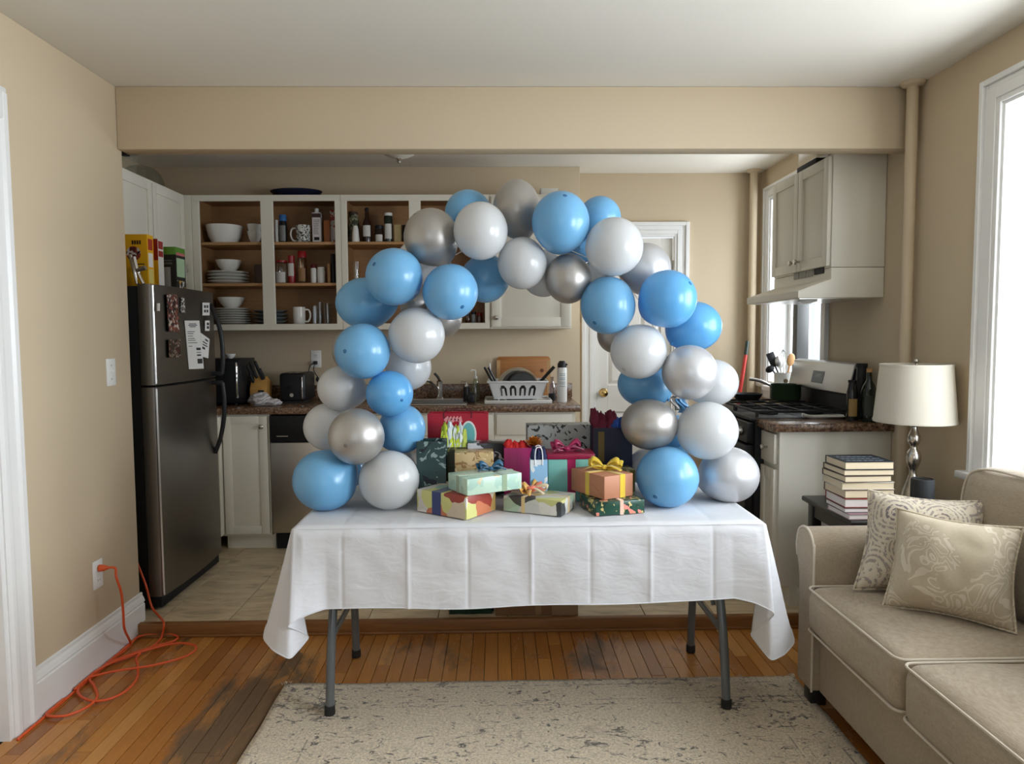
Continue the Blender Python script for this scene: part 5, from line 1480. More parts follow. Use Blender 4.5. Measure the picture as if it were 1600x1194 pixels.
ctrl += [(V((.875, TY0, ZE)), atY(1180, 943, 2.36)), (CR, atY(1213, 959, 2.32)), (CR, atY(1193, 977, 2.40)), (CR, atY(1171, 991, 2.47)), (CR, atY(1187, 1012, 2.41)), (CR, atY(1205, 1034, 2.345)), (CR, atY(1226, 1024, 2.365)), (CR, atY(1242, 1005, 2.42)),
         (V((TX1, 2.52, ZE)), V((1.06, 2.50, .335))), (V((TX1, 2.68, ZE)), V((1.045, 2.68, .37))), (V((TX1, 2.85, ZE)), V((1.03, 2.85, .385))), (V((TX1, 3.02, ZE)), V((1.035, 3.02, .38))), (V((TX1, 3.12, ZE)), V((1.03, 3.12, .35))),
         (BRc, V((1.02, 3.20, .33))), (BRc, V((.95, 3.235, .31))), (BRc, V((.90, 3.20, .40)))]
for k in range(21):
    x_ = .80 - 1.42 * k / 20
    ctrl.append((V((TX1 + (TX0 - TX1) * (.03 + .94 * k / 20), TY1, ZE)), V((x_, 3.178 + .006 * math.sin(x_ * 17), .46))))
ctrl += [(BLc, V((-.70, 3.20, .40))), (BLc, V((-.76, 3.235, .31))), (BLc, V((-.82, 3.20, .33))),
         (V((TX0, 3.12, ZE)), V((-.83, 3.12, .37))), (V((TX0, 3.02, ZE)), V((-.825, 3.02, .39))), (V((TX0, 2.85, ZE)), V((-.82, 2.85, .40))), (V((TX0, 2.68, ZE)), V((-.83, 2.68, .39))), (V((TX0, 2.52, ZE)), V((-.84, 2.50, .37))),
         (CL, atY(411, 999, 2.42)), (CL, atY(427, 1018, 2.365)), (CL, atY(453, 1032, 2.345)), (CL, atY(470, 1013, 2.41)), (CL, atY(484, 996, 2.47)), (CL, atY(465, 986, 2.40)), (CL, atY(446, 979, 2.32)), (V((-.66, TY0, ZE)), atY(482, 961, 2.36))]
SUB = 5
def soften(P, it=2):
    n = len(P)
    for _ in range(it): P = [P[i - 1] * .2 + P[i] * .6 + P[(i + 1) % n] * .2 for i in range(n)]
    return P
def linpath(pts, sub):
    n = len(pts)
    return [pts[i].lerp(pts[(i + 1) % n], k / sub) for i in range(n) for k in range(sub)]
Es = linpath([c_[0] for c_ in ctrl], SUB)
Hs = soften(linpath([c_[1] for c_ in ctrl], SUB))
NV = 26
def dr(i, v):
    e_, h_ = Es[i % len(Es)], Hs[i % len(Hs)]
    p = e_.lerp(h_, v)
    out = V((h_.x - e_.x, h_.y - e_.y, 0))
    bulge = .012 * math.sin(min(v * 9, 1) * PI / 2) * (1 - v)
    if abs(e_.y - TY0) < .001 and TX0 + .03 < e_.x < TX1 - .03:
        p.y -= bulge + crease(e_.x, 1.25) * min(1, v * 6) + .005 * noise.noise(V((p.x * 5, p.z * 4, 7))) + .004 * noise.noise(V((p.x * 12, p.z * 13, 2))) - .004
    else:
        p += V((noise.noise(V((p.y * 5, p.z * 4, 1))), noise.noise(V((p.x * 5, p.z * 4, 4))), 0)) * .005 * v
    return p
vs = [dr(i, j / NV) for j in range(NV + 1) for i in range(len(Es))]
ne = len(Es)
b.add(vs, [(j * ne + i, j * ne + (i + 1) % ne, (j + 1) * ne + (i + 1) % ne, (j + 1) * ne + i) for j in range(NV) for i in range(ne)])
t = thing('tablecloth', 'white creased tablecloth draped over the folding table', 'tablecloth', ((TX0 + TX1) / 2, 2.79, ZE))
o = b.obj('cloth', MT['linen'], t, ang=180)
bm = bmesh.new(); bm.from_mesh(o.data)
bmesh.ops.remove_doubles(bm, verts=bm.verts[:], dist=.0004)
bmesh.ops.recalc_face_normals(bm, faces=bm.faces[:])
bm.to_mesh(o.data); bm.free()
B().tube([Hs[k] + V((0, 0, .002)) for k in range(ne)], .0022, 6, True).obj('hem', MT['linen'], t, ang=180)
# ================================================================== balloon arch
CLOTH = TZ + .002
BALL = [  # px, py, rx, ry, depth, colour, tip px, label
 (732,334,37,37,2.92,'blue',None,'blue balloon at the back of the arch top beside the topmost silver one'),
 (751,361,42.5,45,2.66,'white',None,'large white balloon in front below the arch top'),
 (807,327,37,46,2.816,'silver',None,'silver balloon that is topmost in the arch'),
 (876,348,45,48.5,2.66,'blue',(880,312),'large front blue balloon just beside the topmost silver one'),
 (674,371,43,45,2.738,'silver',(650,338),'large silver balloon on the upper shoulder by the open shelves'),
 (616.5,433,45,45,2.66,'blue',(590.5,416),'large blue balloon outermost on the upper shelf-side shoulder'),
 (703.5,456,43.5,44,2.658,'blue',(723.6,481),'large front blue balloon on the inner side of the shelf-side shoulder'),
 (758,435,38,38,2.92,'blue',None,'dim blue balloon behind, hanging inside the arch under the white one'),
 (816,411,38.5,41,2.725,'white',None,'white balloon at the underside of the arch top'),
 (849,428,35,36,2.875,'white',None,'white balloon half hidden behind the dark silver one'),
 (888,435,36,39.5,2.735,'silver',None,'darker silver balloon at the underside of the arch top'),
 (572,474,47,40,2.855,'blue',None,'wide blue balloon behind the shelf-side shoulder, against the cabinet'),
 (651,524,44,44,2.688,'white',None,'large white balloon in front on the inner edge of the shelf-side column'),
 (692,497,30,30,2.949,'silver',None,'silver balloon peeking out below the inner blue shoulder balloon'),
 (655,410,36,36,2.946,'white',None,'white balloon mostly hidden between silver and blue shoulder balloons'),
 (655,476,30,30,3.034,'silver',None,'silver balloon barely visible deep inside the shelf-side shoulder'),
 (937,341,33,34,2.886,'blue',None,'blue balloon behind the arch top on the door side'),
 (959.6,386,45,46,2.66,'white',None,'large white balloon on the upper door-side shoulder'),
 (912,380,30,30,3.006,'blue',None,'blue balloon barely visible behind the white door-side shoulder'),
 (1008,421,40,41,2.868,'pearl',None,'silver balloon behind the door-side shoulder against the door casing'),
 (935,430,26,26,2.998,'white',None,'white balloon sliver beside the dark silver one'),
 (950,477,43,45.5,2.689,'blue',(925.5,505),'blue balloon on the inner edge of the door-side shoulder'),
 (1042.5,467.5,45.5,45.5,2.66,'deep',(1071,445),'bright blue balloon outermost on the front door-side shoulder'),
 (1083,510,44,39,2.868,'deep',None,'bright blue balloon behind, outermost on the stove-side column'),
 (998,549,44,43,2.699,'white',(971,576),'white balloon on the inner edge of the stove-side column'),
 (960,523,27,29,2.972,'silver',None,'silver balloon peeking from behind the inner white one'),
 (1077,582,43,43,2.673,'pearl',(1101,578),'pale silver balloon in front halfway up the stove-side column'),
 (1112,598,41,37,2.868,'white',None,'white balloon behind the pale silver one near the stove'),
 (1008,600,43,36,2.881,'blue',None,'blue balloon behind in front of the white door'),
 (1015,663,44.5,40,2.712,'silver',None,'wide silver balloon low on the inner edge of the stove-side column'),
 (1104.5,673,48,45.5,2.686,'white',None,'largest white balloon low on the stove-side column'),
 (1052,682,36,34,2.948,'blue',None,'blue balloon mostly hidden between wide silver and large white ones'),
 (1043,745,48.4,48,2.645,'blue',(1016.5,769.5),'large blue balloon resting on the table beside the green gift'),
 (1138,742,47,44,2.735,'pearl',None,'large silver balloon resting on the table corner near the sofa'),
 (1012,730,31,30,2.918,'white',None,'white balloon half hidden behind the navy gift bag'),
 (567,549,43.5,43.5,2.664,'blue',(547,548),'blue balloon in front halfway up the shelf-side column'),
 (553,548,34,36,2.959,'silver',None,'silver balloon hidden behind the halfway blue one'),
 (638,574,36,36,2.881,'white',None,'white balloon behind in front of the sink'),
 (534.5,607,38,35.5,2.777,'white',None,'white balloon in front of the toaster outlet'),
 (608.5,615,37,36,2.694,'deep',(631.4,623),'small bright blue balloon on the shelf-side column'),
 (628,670,37,38.6,2.777,'blue',None,'blue balloon low on the shelf-side column above the gift bag'),
 (514,667,39,37.5,2.829,'white',None,'white balloon in front of the dishwasher panel'),
 (557,682,43.6,44,2.605,'silver',(548.6,690),'large silver balloon low on the shelf-side column'),
 (508.6,750,50,48,2.655,'blue',(466,786),'large blue balloon resting on the table corner near the refrigerator'),
 (608,750,47,46,2.645,'white',None,'large white balloon resting on the table beside the patterned gifts'),
 (640,728,26,30,2.92,'silver',None,'silver balloon sliver behind the white one on the table'),
 (546,733,26,30,2.946,'blue',None,'blue balloon sliver between the two lowest balloons'),
]
spine_px = [(585, 765), (580, 700), (575, 620), (598, 545), (640, 465), (700, 405), (765, 380), (830, 372), (900, 395), (965, 430), (1010, 490), (1035, 555), (1045, 630), (1065, 700), (1085, 762)]
SPINE = [atY(a, c, 2.82) for a, c in spine_px]
UN = []      # unit balloon profile, axis +z is the crown, neck at -z
for k in range(25):
    a = PI * k / 24
    z_ = -math.cos(a)
    r_ = math.sin(a)
    if z_ < -.3:
        f_ = (-z_ - .3) / .7
        z_ = z_ - .10 * f_ ** 3
        r_ *= 1 - .10 * f_
    UN.append((r_, z_))
for px, py, rx, ry, Y, colr, tip, lab in BALL:
    c = atY(px, py, Y)
    sc = (c - EYE).dot(_f) / FPX
    rX, rZ = rx * sc, ry * sc
    rY = (rX + rZ) / 2
    if tip:
        n = Vector(((tip[0] - px) / rx, 0, -(tip[1] - py) / ry))
        n.y = -math.sqrt(max(.05, 1 - n.x ** 2 - n.z ** 2))
    else:
        sp = min(SPINE, key=lambda q: (q - c).length)
        n = c - sp
        if n.length < .05: n = Vector((0, 1, .2))
        if colr in ('blue', 'deep') and n.y < 0: n.y *= .2
    n.normalize()
    # bottom balloons rest on the cloth
    cz = c.z
    t = thing('balloon', lab, 'balloon', c, group='balloons of the arch')
    b = B()
    b.lathe(UN, 32, (0, 0, 0), False, ax=n)
    low = 1e9
    for v in b.v:
        v.x *= rX; v.y *= rY; v.z *= rZ
        if cz + v.z < CLOTH + .001: v.z = CLOTH + .001 - cz
    bm_ = {'blue': 'bl_blue', 'deep': 'bl_deep', 'white': 'bl_white', 'silver': 'bl_silver', 'pearl': 'bl_pearl'}[colr]
    b.obj('latex_body', MT[bm_], t, local=True, ang=180)
    S = Vector((rX, rY, rZ))
    if tip:
        d = B().lathe([(0, 1.012), (.035, 1.010), (.065, 1.003), (.085, .990)], 14, (0, 0, 0), False, ax=n)
        for v in d.v: v.x *= rX; v.y *= rY; v.z *= rZ
        d.obj('crown_spot', MT[{'blue': 'bl_tip', 'deep': 'bl_tip', 'white': 'bl_tipw', 'silver': 'bl_tips', 'pearl': 'bl_tipw'}[colr]], t, local=True)
    d = B().lathe([(.03, -1.17), (.075, -1.15), (.05, -1.12), (.045, -1.085)], 12, (0, 0, 0), True, ax=n)
    for v in d.v:
        v.x *= rX; v.y *= rY; v.z *= rZ
        v.z = max(v.z, CLOTH + .001 - cz)
    d.obj('knot', MT[bm_], t, local=True)
t = thing('balloon_strip', 'clear plastic strip holding the balloon arch together', 'balloon strip', SPINE[0])
b = B()
pts = smoothpath(SPINE, 6)
for i in range(len(pts) - 1):
    a, c = pts[i], pts[i + 1]
    d = Vector((0, .009, 0))
    b.add([a - d, a + d, c + d, c - d], [(0, 1, 2, 3)])
b.obj('strip', glassy('clear_strip', (.9, .92, .94), .1, .4), t, solid=.0008)
# loose foil ribbon in a gap of the arch
f0 = atY(1063, 634, 2.74)
t = thing('foil_ribbon', 'scrap of blue and clear foil ribbon between lower balloons', 'ribbon', f0)
for k, (mm, dx) in enumerate((('bl_deep', .0), ('bl_silver', -.02), ('bl_blue', .018))):
    b = B()
    b.grid(lambda u, v: f0 + Vector((dx + (u - .5) * .022 + .012 * math.sin(v * 5 + k), .006 * math.sin(u * 6 + v * 4 + k), (v - .5) * .055 + .01 * k)), 4, 10)
    b.obj('strand', MT[mm], t, solid=.0006, ang=180)

# ================================================================== gifts
def bow(root, c, size, mat, rz=0.0, loops=2, tails=True, width=None, name='bow'):
    """tied ribbon bow: loops either side, knot and two tails; c in the root's local space"""
    w_ = width or size * .28
    b = B(Matrix.Translation(Vector(c)) @ Matrix.Rotation(rz - root.rotation_euler.z, 4, 'Z'))
    for s in (-1, 1):
        for l in range(loops):
            up = .30 + .30 * l
            ln = size * (1 - .2 * l)
            path = [(0, .02), (.35, up * .7), (.75, up * 1.05), (1.0, up * .8), (.85, up * .25), (.4, .0), (0, 0)]
            P = smoothpath([(s * a * ln, (.35 - .5 * l) * a * ln * .5, .006 + q * ln) for a, q in path], 4)
            m = len(P)
            wd = Vector((.15 * s, .55, .80)).normalized()
            vs = []
            for i, p in enumerate(P):
                u = i / (m - 1)
                hw_ = w_ * .5 * (.35 + .75 * math.sin(PI * u))
                q0, q1 = p - wd * hw_ * .6, p + wd * hw_ * 1.1
                q0.z, q1.z = max(q0.z, .001), max(q1.z, .002)
                vs += [q0, q1]
            b.add(vs, [(2 * i, 2 * i + 1, 2 * i + 3, 2 * i + 2) for i in range(m - 1)])
        if tails:
            P = smoothpath([(0, 0, .010), (s * .45 * size, -.18 * size, .016), (s * 1.05 * size, -.42 * size, .004)], 5)
            vs = []
            for p in P: vs += [p + Vector((-w_ * .12, -w_ * .38, 0)), p + Vector((w_ * .12, w_ * .38, .003))]
            b.add(vs, [(2 * i, 2 * i + 1, 2 * i + 3, 2 * i + 2) for i in range(len(P) - 1)])
    b.ell((0, -.002, .010), w_ * .5, w_ * .5, w_ * .42, 12, 8)
    return b.obj(name, mat, root, local=True, ang=180, solid=.0007)
def giftbox(lab, corner, z, L, R, ang, h, mat, ribbons=(), rmat=None, flap=True, name='gift_box', rw=.018, top=None, bev=.003):
    """wrapped box; corner = near bottom corner, R runs along ang, L at ang+90"""
    a = math.radians(ang)
    ru, lu = Vector((math.cos(a), math.sin(a), 0)), Vector((-math.sin(a), math.cos(a), 0))
    c = Vector((corner[0], corner[1], z)) + ru * R / 2 + lu * L / 2
    t = thing(name, lab, 'gift box', c, a)
    hx, hy = R / 2, L / 2
    b = B().box(-hx, hx, -hy, hy, 0, h)
    b.obj('wrapped_box', mat, t, local=True, bevel=bev)
    if flap:
        for s in (-1, 1):   # folded paper ends
            B().add([(s * (hx + .0009), -hy * .96, .002), (s * (hx + .0009), hy * .96, .002), (s * (hx + .0009), hy * .25, h * .62), (s * (hx + .0009), -hy * .25, h * .62)] +
                    [(s * (hx - .0005), -hy * .96, .002), (s * (hx - .0005), hy * .96, .002), (s * (hx - .0005), hy * .25, h * .62), (s * (hx - .0005), -hy * .25, h * .62)],
                    [(0, 1, 2, 3), (7, 6, 5, 4), (0, 4, 5, 1), (1, 5, 6, 2), (2, 6, 7, 3), (3, 7, 4, 0)]).obj('paper_flap', mat, t, local=True, smooth=False)
    for kind, at in ribbons:
        e = .0013
        b = B()
        if kind == 'x':   # band around the box across local x at position at (fraction)
            xx = at * hx
            b.box(xx - rw / 2, xx + rw / 2, -hy - e, -hy + .0002, 0, h + e).box(xx - rw / 2, xx + rw / 2, hy - .0002, hy + e, 0, h + e).box(xx - rw / 2, xx + rw / 2, -hy, hy, h - .0002, h + e)
        else:
            yy = at * hy
            b.box(-hx - e, -hx + .0002, yy - rw / 2, yy + rw / 2, 0, h + e).box(hx - .0002, hx + e, yy - rw / 2, yy + rw / 2, 0, h + e).box(-hx, hx, yy - rw / 2, yy + rw / 2, h - .0002, h + e)
        b.obj('ribbon_band', rmat, t, local=True, smooth=False)
    return t
def satin(name, col): return plain(name, col, .28, 0, var=.08, nscale=40, Sheen_Weight=.3)
GZ = CLOTH + .001
scraps = patches('collage_wrap', [srgb(206, 190, 166), srgb(150, 186, 168), srgb(196, 120, 84), srgb(206, 204, 130), srgb(226, 222, 216), srgb(150, 60, 48), srgb(214, 208, 200), srgb(170, 140, 80)], 14, .05, .4)
navy = satin('navy_ribbon', srgb(26, 44, 104))
t = giftbox('gift in collage print paper with a wide navy ribbon', (-.115, 2.462), GZ, .235, .175, 54, .083, scraps, [('y', .18)], navy, rw=.042)
mint = flecks('mint_floral_wrap', srgb(196, 222, 200), [(srgb(168, 200, 184), 18, .56, .6), (srgb(206, 190, 150), 26, .68, .4)], .35, bscale=10)
teal = satin('teal_ribbon', srgb(20, 84, 116))
sage = satin('sage_ribbon', srgb(150, 170, 140))
t = giftbox('mint floral gift with a teal bow on the collage gift', (-.112, 2.466), GZ + .0845, .150, .228, 30.5, .060, mint, [('x', .35), ('y', -.05)], sage, rw=.020)
bow(t, (.03, .01, .061), .052, teal, .3, 2, True, .020)
marble = patches('marbled_wrap', [srgb(210, 206, 196), srgb(196, 196, 190), srgb(64, 66, 66), srgb(186, 184, 120), srgb(170, 196, 170), srgb(222, 220, 214)], 13, .06, .35)
t = giftbox('flat marbled gift with gold ribbons and a coral bow', (.222, 2.49), GZ, .23, .150, 64, .058, marble, [('x', 0), ('y', .3)], satin('cream_gold_ribbon', srgb(214, 186, 130)), rw=.014)
bow(t, (0, .035, .06), .062, satin('gold_ribbon', srgb(206, 156, 70)), 1.0, 2, True, .026)
bow(t, (0, .03, .066), .040, satin('coral_ribbon', srgb(232, 126, 100)), .2, 1, True, .03, 'coral_bow')
bow(t, (0, .04, .062), .068, satin('cream_ribbon', srgb(232, 212, 176)), -.5, 1, True, .016, 'cream_bow')
green = flecks('green_floral_wrap', srgb(30, 74, 58), [(srgb(20, 52, 42), 24, .56, .3), (srgb(206, 186, 120), 46, .60, .3), (srgb(226, 140, 124), 30, .64, .3)], .3)
t = giftbox('dark green floral gift with a pale pink ribbon', (.346, 2.493), GZ, .17, .190, 13.5, .050, green, [('x', .05)], satin('blush_ribbon', srgb(226, 190, 168)), rw=.014)
kraft = plain('kraft_paper', srgb(188, 128, 96), .55, var=.05, nscale=20)
yellow = satin('yellow_ribbon', srgb(230, 196, 60))
t = giftbox('brown kraft gift with a yellow bow on the green gift', (.381, 2.525), GZ + .0515, .205, .135, 30, .085, kraft, [('y', -.02), ('x', .25)], yellow, rw=.024)
bow(t, (.015, .0, .086), .066, yellow, -.35, 2, True, .024)
t = giftbox('low olive gift behind the kraft gift', (.40, 2.70), GZ, .10, .13, 5, .125, flecks('olive_wrap', srgb(120, 116, 60), [(srgb(190, 184, 140), 20, .58, .4)], .4))
magenta = satin('magenta_ribbon', srgb(168, 22, 84))
t = giftbox('aqua gift box with magenta lid and ribbon', (.192, 2.735), GZ, .13, .180, 0, .165, plain('aqua_card', srgb(128, 196, 184), .4, var=.04), [('x', .02)], magenta, False, rw=.032)
B().box(-.094, .094, -.069, .069, .165, .186).obj('lid', plain('magenta_card', srgb(150, 16, 62), .4), t, local=True, bevel=.003)
bow(t, (-.01, 0, .187), .062, magenta, .2, 2, True, .028)
bird = flecks('grey_paper_black_marks', srgb(176, 178, 174), [(srgb(26, 26, 28), 17, .60, 2.6)], .45)
giftbox('tall grey gift with scattered black marks at the back', (.122, 2.965), GZ, .10, .272, 2, .27, bird)
gold = flecks('gold_scroll_wrap', srgb(206, 178, 128), [(srgb(150, 112, 64), 26, .56, 1.6), (srgb(228, 208, 168), 30, .64, 1.0)], .3)
giftbox('gold scroll-print gift behind the mint gift', (-.172, 2.735), GZ, .095, .152, 2, .195, gold)
bw = patches('black_white_wrap', [srgb(30, 30, 32), srgb(200, 200, 204), srgb(60, 60, 62), srgb(226, 226, 230), srgb(20, 20, 22)], 22, .08, .3)
giftbox('black and white printed gift behind the gold gift', (-.126, 2.842), GZ, .09, .166, 3, .215, bw)

def giftbag(lab, x0, x1, y0, y1, h, mat, hm=None, tissue=(), rz=0.0, handle=None, sides=None):
    cx, cy = (x0 + x1) / 2, (y0 + y1) / 2
    hx, hy = (x1 - x0) / 2, (y1 - y0) / 2
    t = thing('gift_bag', lab, 'gift bag', (cx, cy, GZ), rz)
    th = .0015
    b = B()
    for s in (-1, 1):
        b.box(-hx, hx, s * hy - th, s * hy + th, 0, h)                       # broad faces
        for q in (-1, 1):                                                    # folded gussets
            b.add([(s * hx, q * hy, 0), (s * (hx - .012), 0, .0), (s * (hx - .018), 0, h), (s * hx, q * hy, h), (s * (hx + th), q * hy, 0), (s * (hx - .010), 0, 0), (s * (hx - .016), 0, h), (s * (hx + th), q * hy, h)],
                  [(0, 1, 2, 3), (7, 6, 5, 4), (0, 4, 5, 1), (1, 5, 6, 2), (2, 6, 7, 3), (3, 7, 4, 0)])
    b.box(-hx, hx, -hy, hy, 0, th * 2)
    b.obj('bag_body', mat, t, local=True, smooth=False)
    if hm:
        for q in (-1, 1):
            w_ = hx * .45
            hh = handle or .05
            B().tube(smoothpath([(-w_, q * (hy + .003), h - .02), (-w_, q * (hy + .002), h + hh * .4), (-w_ * .6, q * hy, h + hh), (w_ * .6, q * hy, h + hh), (w_, q * (hy + .002), h + hh * .4), (w_, q * (hy + .003), h - .02)], 5), .0022, 6).obj('handle', hm, t, local=True)
    for k, (tm, u, w_, hh) in enumerate(tissue):     # crumpled tissue paper sticking out
        for q in range(3):
            sd = random.uniform(0, 50)
            b = B().ell((0, 0, 0), 1, 1, 1, 26, 16)
            for v in b.v:
                d0 = v.normalized()
                f_ = 1 - .30 * abs(noise.noise(d0 * 1.9 + Vector((sd, 0, 0)))) + .12 * noise.noise(d0 * 3.4 + Vector((0, sd, 0))) + .05 * noise.noise(d0 * 7 + Vector((0, 0, sd)))
                v.x = max(-hx * .93 if d0.z * f_ * (h * .2 + hh) < h * .21 else -hx * 1.1, min(hx * .93 if d0.z * f_ * (h * .2 + hh) < h * .21 else hx * 1.1, u * hx + (q - 1) * w_ * hx * .6 + d0.x * f_ * w_ * hx * .75))
                v.y = max(-hy * .9, min(hy * .9, d0.y * f_ * hy * 1.0))
                v.z = h * .8 + (d0.z * f_ * (h * .2 + hh) * (1, .86, .93)[q] * .98 if d0.z > 0 else d0.z * h * .25)
            b.obj('tissue_paper', tm, t, local=True, ang=18)
    return t
def tissue(name, col): return plain(name, col, .75, 0, var=.12, nscale=30, bump=.003, bscale=50)
tealmarb = flecks('dark_teal_marbled_paper', srgb(44, 66, 66), [(srgb(130, 150, 146), 16, .58, 2.2), (srgb(20, 28, 40), 14, .60, 2.0)], .35)
olivemarb = flecks('olive_marbled_paper', srgb(72, 74, 40), [(srgb(130, 130, 70), 16, .57, 2.0), (srgb(80, 52, 30), 14, .60, 1.2)], .35)
t = giftbag('dark teal marbled gift bag with lime and white tissue', -.314, -.205, 2.70, 2.79, .245, tealmarb, None)
t = giftbag('olive marbled gift bag overflowing with lime tissue', -.232, -.135, 2.842, 2.925, .20, olivemarb, None, [(tissue('lime_tissue', srgb(206, 220, 70)), -.2, .8, .10), (tissue('white_tissue', srgb(214, 222, 222)), .1, .7, .11), (tissue('lime_tissue_pale', srgb(190, 204, 90)), .5, .7, .08)])
redm = plain('crimson_bag_paper', srgb(176, 14, 42), .4, var=.05)
t = giftbag('large crimson gift bag with aqua oval at the back', -.296, -.045, 2.957, 3.035, .325, redm, plain('maroon_cord', srgb(80, 14, 26), .7), handle=.012)
B().lathe([(0, 0), (1, 0), (1, 1), (0, 1)], 28, (0, 0, 0), ax=(0, -1, 0)).obj('tmp', redm, None) if False else None
ov = B(Matrix.Translation((.045, -.0418, .235)) @ Matrix.Diagonal((.026, 1, .05, 1)))
ov.prism([(math.cos(2 * PI * k / 28), math.sin(2 * PI * k / 28)) for k in range(28)], .001, 'y', -.0006).obj('aqua_oval', plain('aqua_print', srgb(110, 186, 186), .45), t, local=True, smooth=False)
ov = B(Matrix.Translation((.045, -.0414, .235)) @ Matrix.Diagonal((.033, 1, .058, 1)))
ov.prism([(math.cos(2 * PI * k / 28), math.sin(2 * PI * k / 28)) for k in range(28)], .0008, 'y', -.0004).obj('white_oval', MT['paper'], t, local=True, smooth=False)
b = B()
for k in range(5): b.add([(-.05 + k * .014, -.0428, .285 + .006 * (k % 2)), (-.036 + k * .014, -.0428, .305 - .004 * k), (-.042 + k * .014, -.0428, .315), (-.058 + k * .014, -.0428, .300)], [(0, 1, 2, 3)])
b.obj('pink_print', plain('pink_print2', srgb(236, 150, 150), .45), t, local=True, smooth=False)
mag = N('magenta_striped_paper')
vv = mag.coords((60, 60, 1))
mag = mag.pbr(mag.mix(mag.noise(vv, 2, 2), srgb(150, 22, 84), srgb(176, 50, 116)), .35)
t = giftbag('magenta gift bag with red tissue and a copper bow', .022, .172, 2.775, 2.845, .205, mag, None, [(tissue('red_tissue', srgb(190, 26, 24)), -.4, .6, .035)])
cop = plain('copper_foil', srgb(214, 126, 40), .25, .6, var=.2, nscale=60)
b = B()
for k in range(60):   # shredded star bow
    an, el = random.uniform(0, 2 * PI), random.uniform(.2, 1.4)
    d = Vector((math.cos(an) * math.cos(el), math.sin(an) * math.cos(el), math.sin(el)))
    s_ = d.cross(Vector((0, 0, 1))).normalized() * .005
    q = Vector((.042, -.012, .205))
    b.add([q - s_, q + s_, q + d * .036 + s_ * 1.6, q + d * .036 - s_ * 1.6, q + d * .052 + Vector((0, 0, -.008)) - s_ * .2, q + d * .052 + Vector((0, 0, -.008)) + s_ * .2], [(0, 1, 2, 3), (3, 2, 5, 4)])
b.obj('star_bow', cop, t, local=True, solid=.0006)
lb = flecks('pale_blue_bag', srgb(150, 196, 232), [(srgb(222, 230, 236), 12, .54, 1.2), (srgb(60, 66, 90), 12, .68, 1.2)], .4)
t = giftbag('small pale blue gift bag with white handles and navy tissue', .120, .183, 2.655, 2.70, .178, lb, plain('white_cord', srgb(228, 230, 234), .6), [(tissue('navy_tissue', srgb(24, 34, 74)), 0, .85, .055)], handle=.045)
nv = plain('navy_bag_paper', srgb(30, 34, 58), .4, var=.06)
t = giftbag('large navy gift bag with burgundy and blue tissue', .388, .545, 2.865, 2.965, .270, nv, None, [(tissue('burgundy_tissue', srgb(104, 14, 44)), -.45, .72, .085), (tissue('royal_blue_tissue', srgb(24, 66, 140)), .5, .62, .060)])
B().box(-.060, -.035, -.0520, -.0500, .13, .255).obj('gold_tag', plain('old_gold_print', srgb(116, 96, 44), .4), t, local=True)
# ---- under the table, just beyond the step
t = thing('gift_bag', 'dark green bag on the tiles beneath the table', 'gift bag', (-.143, 3.42, KF))
def gb(u, v):
    an = 2 * PI * u
    r_ = 1 + .12 * noise.noise(Vector((math.cos(an) * 3, math.sin(an) * 3, v * 4)))
    sx, sy = (.115, .06)
    cc_, ss_ = math.cos(an), math.sin(an)
    k_ = 1 / max(abs(cc_), abs(ss_)) ** .8
    return Vector((-.143 + sx * cc_ * k_ * r_ * .95, 3.42 + sy * ss_ * k_ * r_ * .95, KF + .001 + v * .19))
B().grid(gb, 48, 14).obj('bag_body', plain('dark_green_foil', srgb(20, 50, 34), .3, var=.2, nscale=20), t, solid=.002, ang=50)
t = thing('cardboard_box', 'brown cardboard box on the tiles beneath the table', 'box', (.18, 3.45, KF))
kb = plain('corrugated_board', srgb(132, 98, 66), .8, var=.06)
B().box(-.022, .375, 3.335, 3.58, KF + .001, KF + .24).obj('carton', kb, t, bevel=.003)
B().box(.17, .20, 3.3335, 3.3355, KF + .001, KF + .24).obj('seam', plain('packing_tape', srgb(150, 118, 80), .35), t)
B().box(.25, .376, 3.326, 3.331, KF + .002, KF + .20).obj('loose_flap', plain('pale_board', srgb(150, 120, 90), .8), t)
# ================================================================== sofa corner
def rbox(x0, x1, y0, y1, z0, z1, r, n=14, crown=0.0, front=0.0, M=None, wr=0.0):
    """soft rounded block"""
    h = Vector(((x1 - x0) / 2, (y1 - y0) / 2, (z1 - z0) / 2))
    c = Vector(((x0 + x1) / 2, (y0 + y1) / 2, (z0 + z1) / 2))
    b = B(M)
    def face(ax, s):
        a, d = [(1, 2), (2, 0), (0, 1)][ax]
        def fn(u, v):
            p = Vector((0, 0, 0))
            p[ax] = s
            # denser sampling near the edges
            f = lambda q: math.sin((q - .5) * PI * .98) / math.sin(PI * .49)
            p[a], p[d] = f(u) * (1 if s > 0 else -1), f(v)
            q = Vector([p[i] * h[i] for i in range(3)])
            inner = Vector([max(-(h[i] - r), min(h[i] - r, q[i])) for i in range(3)])
            df = q - inner
            if df.length > 1e-9: q = inner + df.normalized() * r
            u_, v_, w_ = q.x / h.x, q.y / h.y, q.z / h.z
            if w_ > 0: q.z += crown * (1 - u_ * u_) * (1 - v_ * v_) * w_
            if u_ < 0: q.x -= front * (1 - v_ * v_) * (1 - w_ * w_)
            if wr: q += Vector((0, 0, 1)) * wr * noise.noise((q + c) * 6.0) + Vector((1, 0, 0)) * wr * .6 * noise.noise((q + c) * 9.0 + Vector((5, 0, 0)))
            return c + q
        b.grid(fn, n, n)
    for ax in range(3):
        for s in (-1, 1): face(ax, s)
    return b
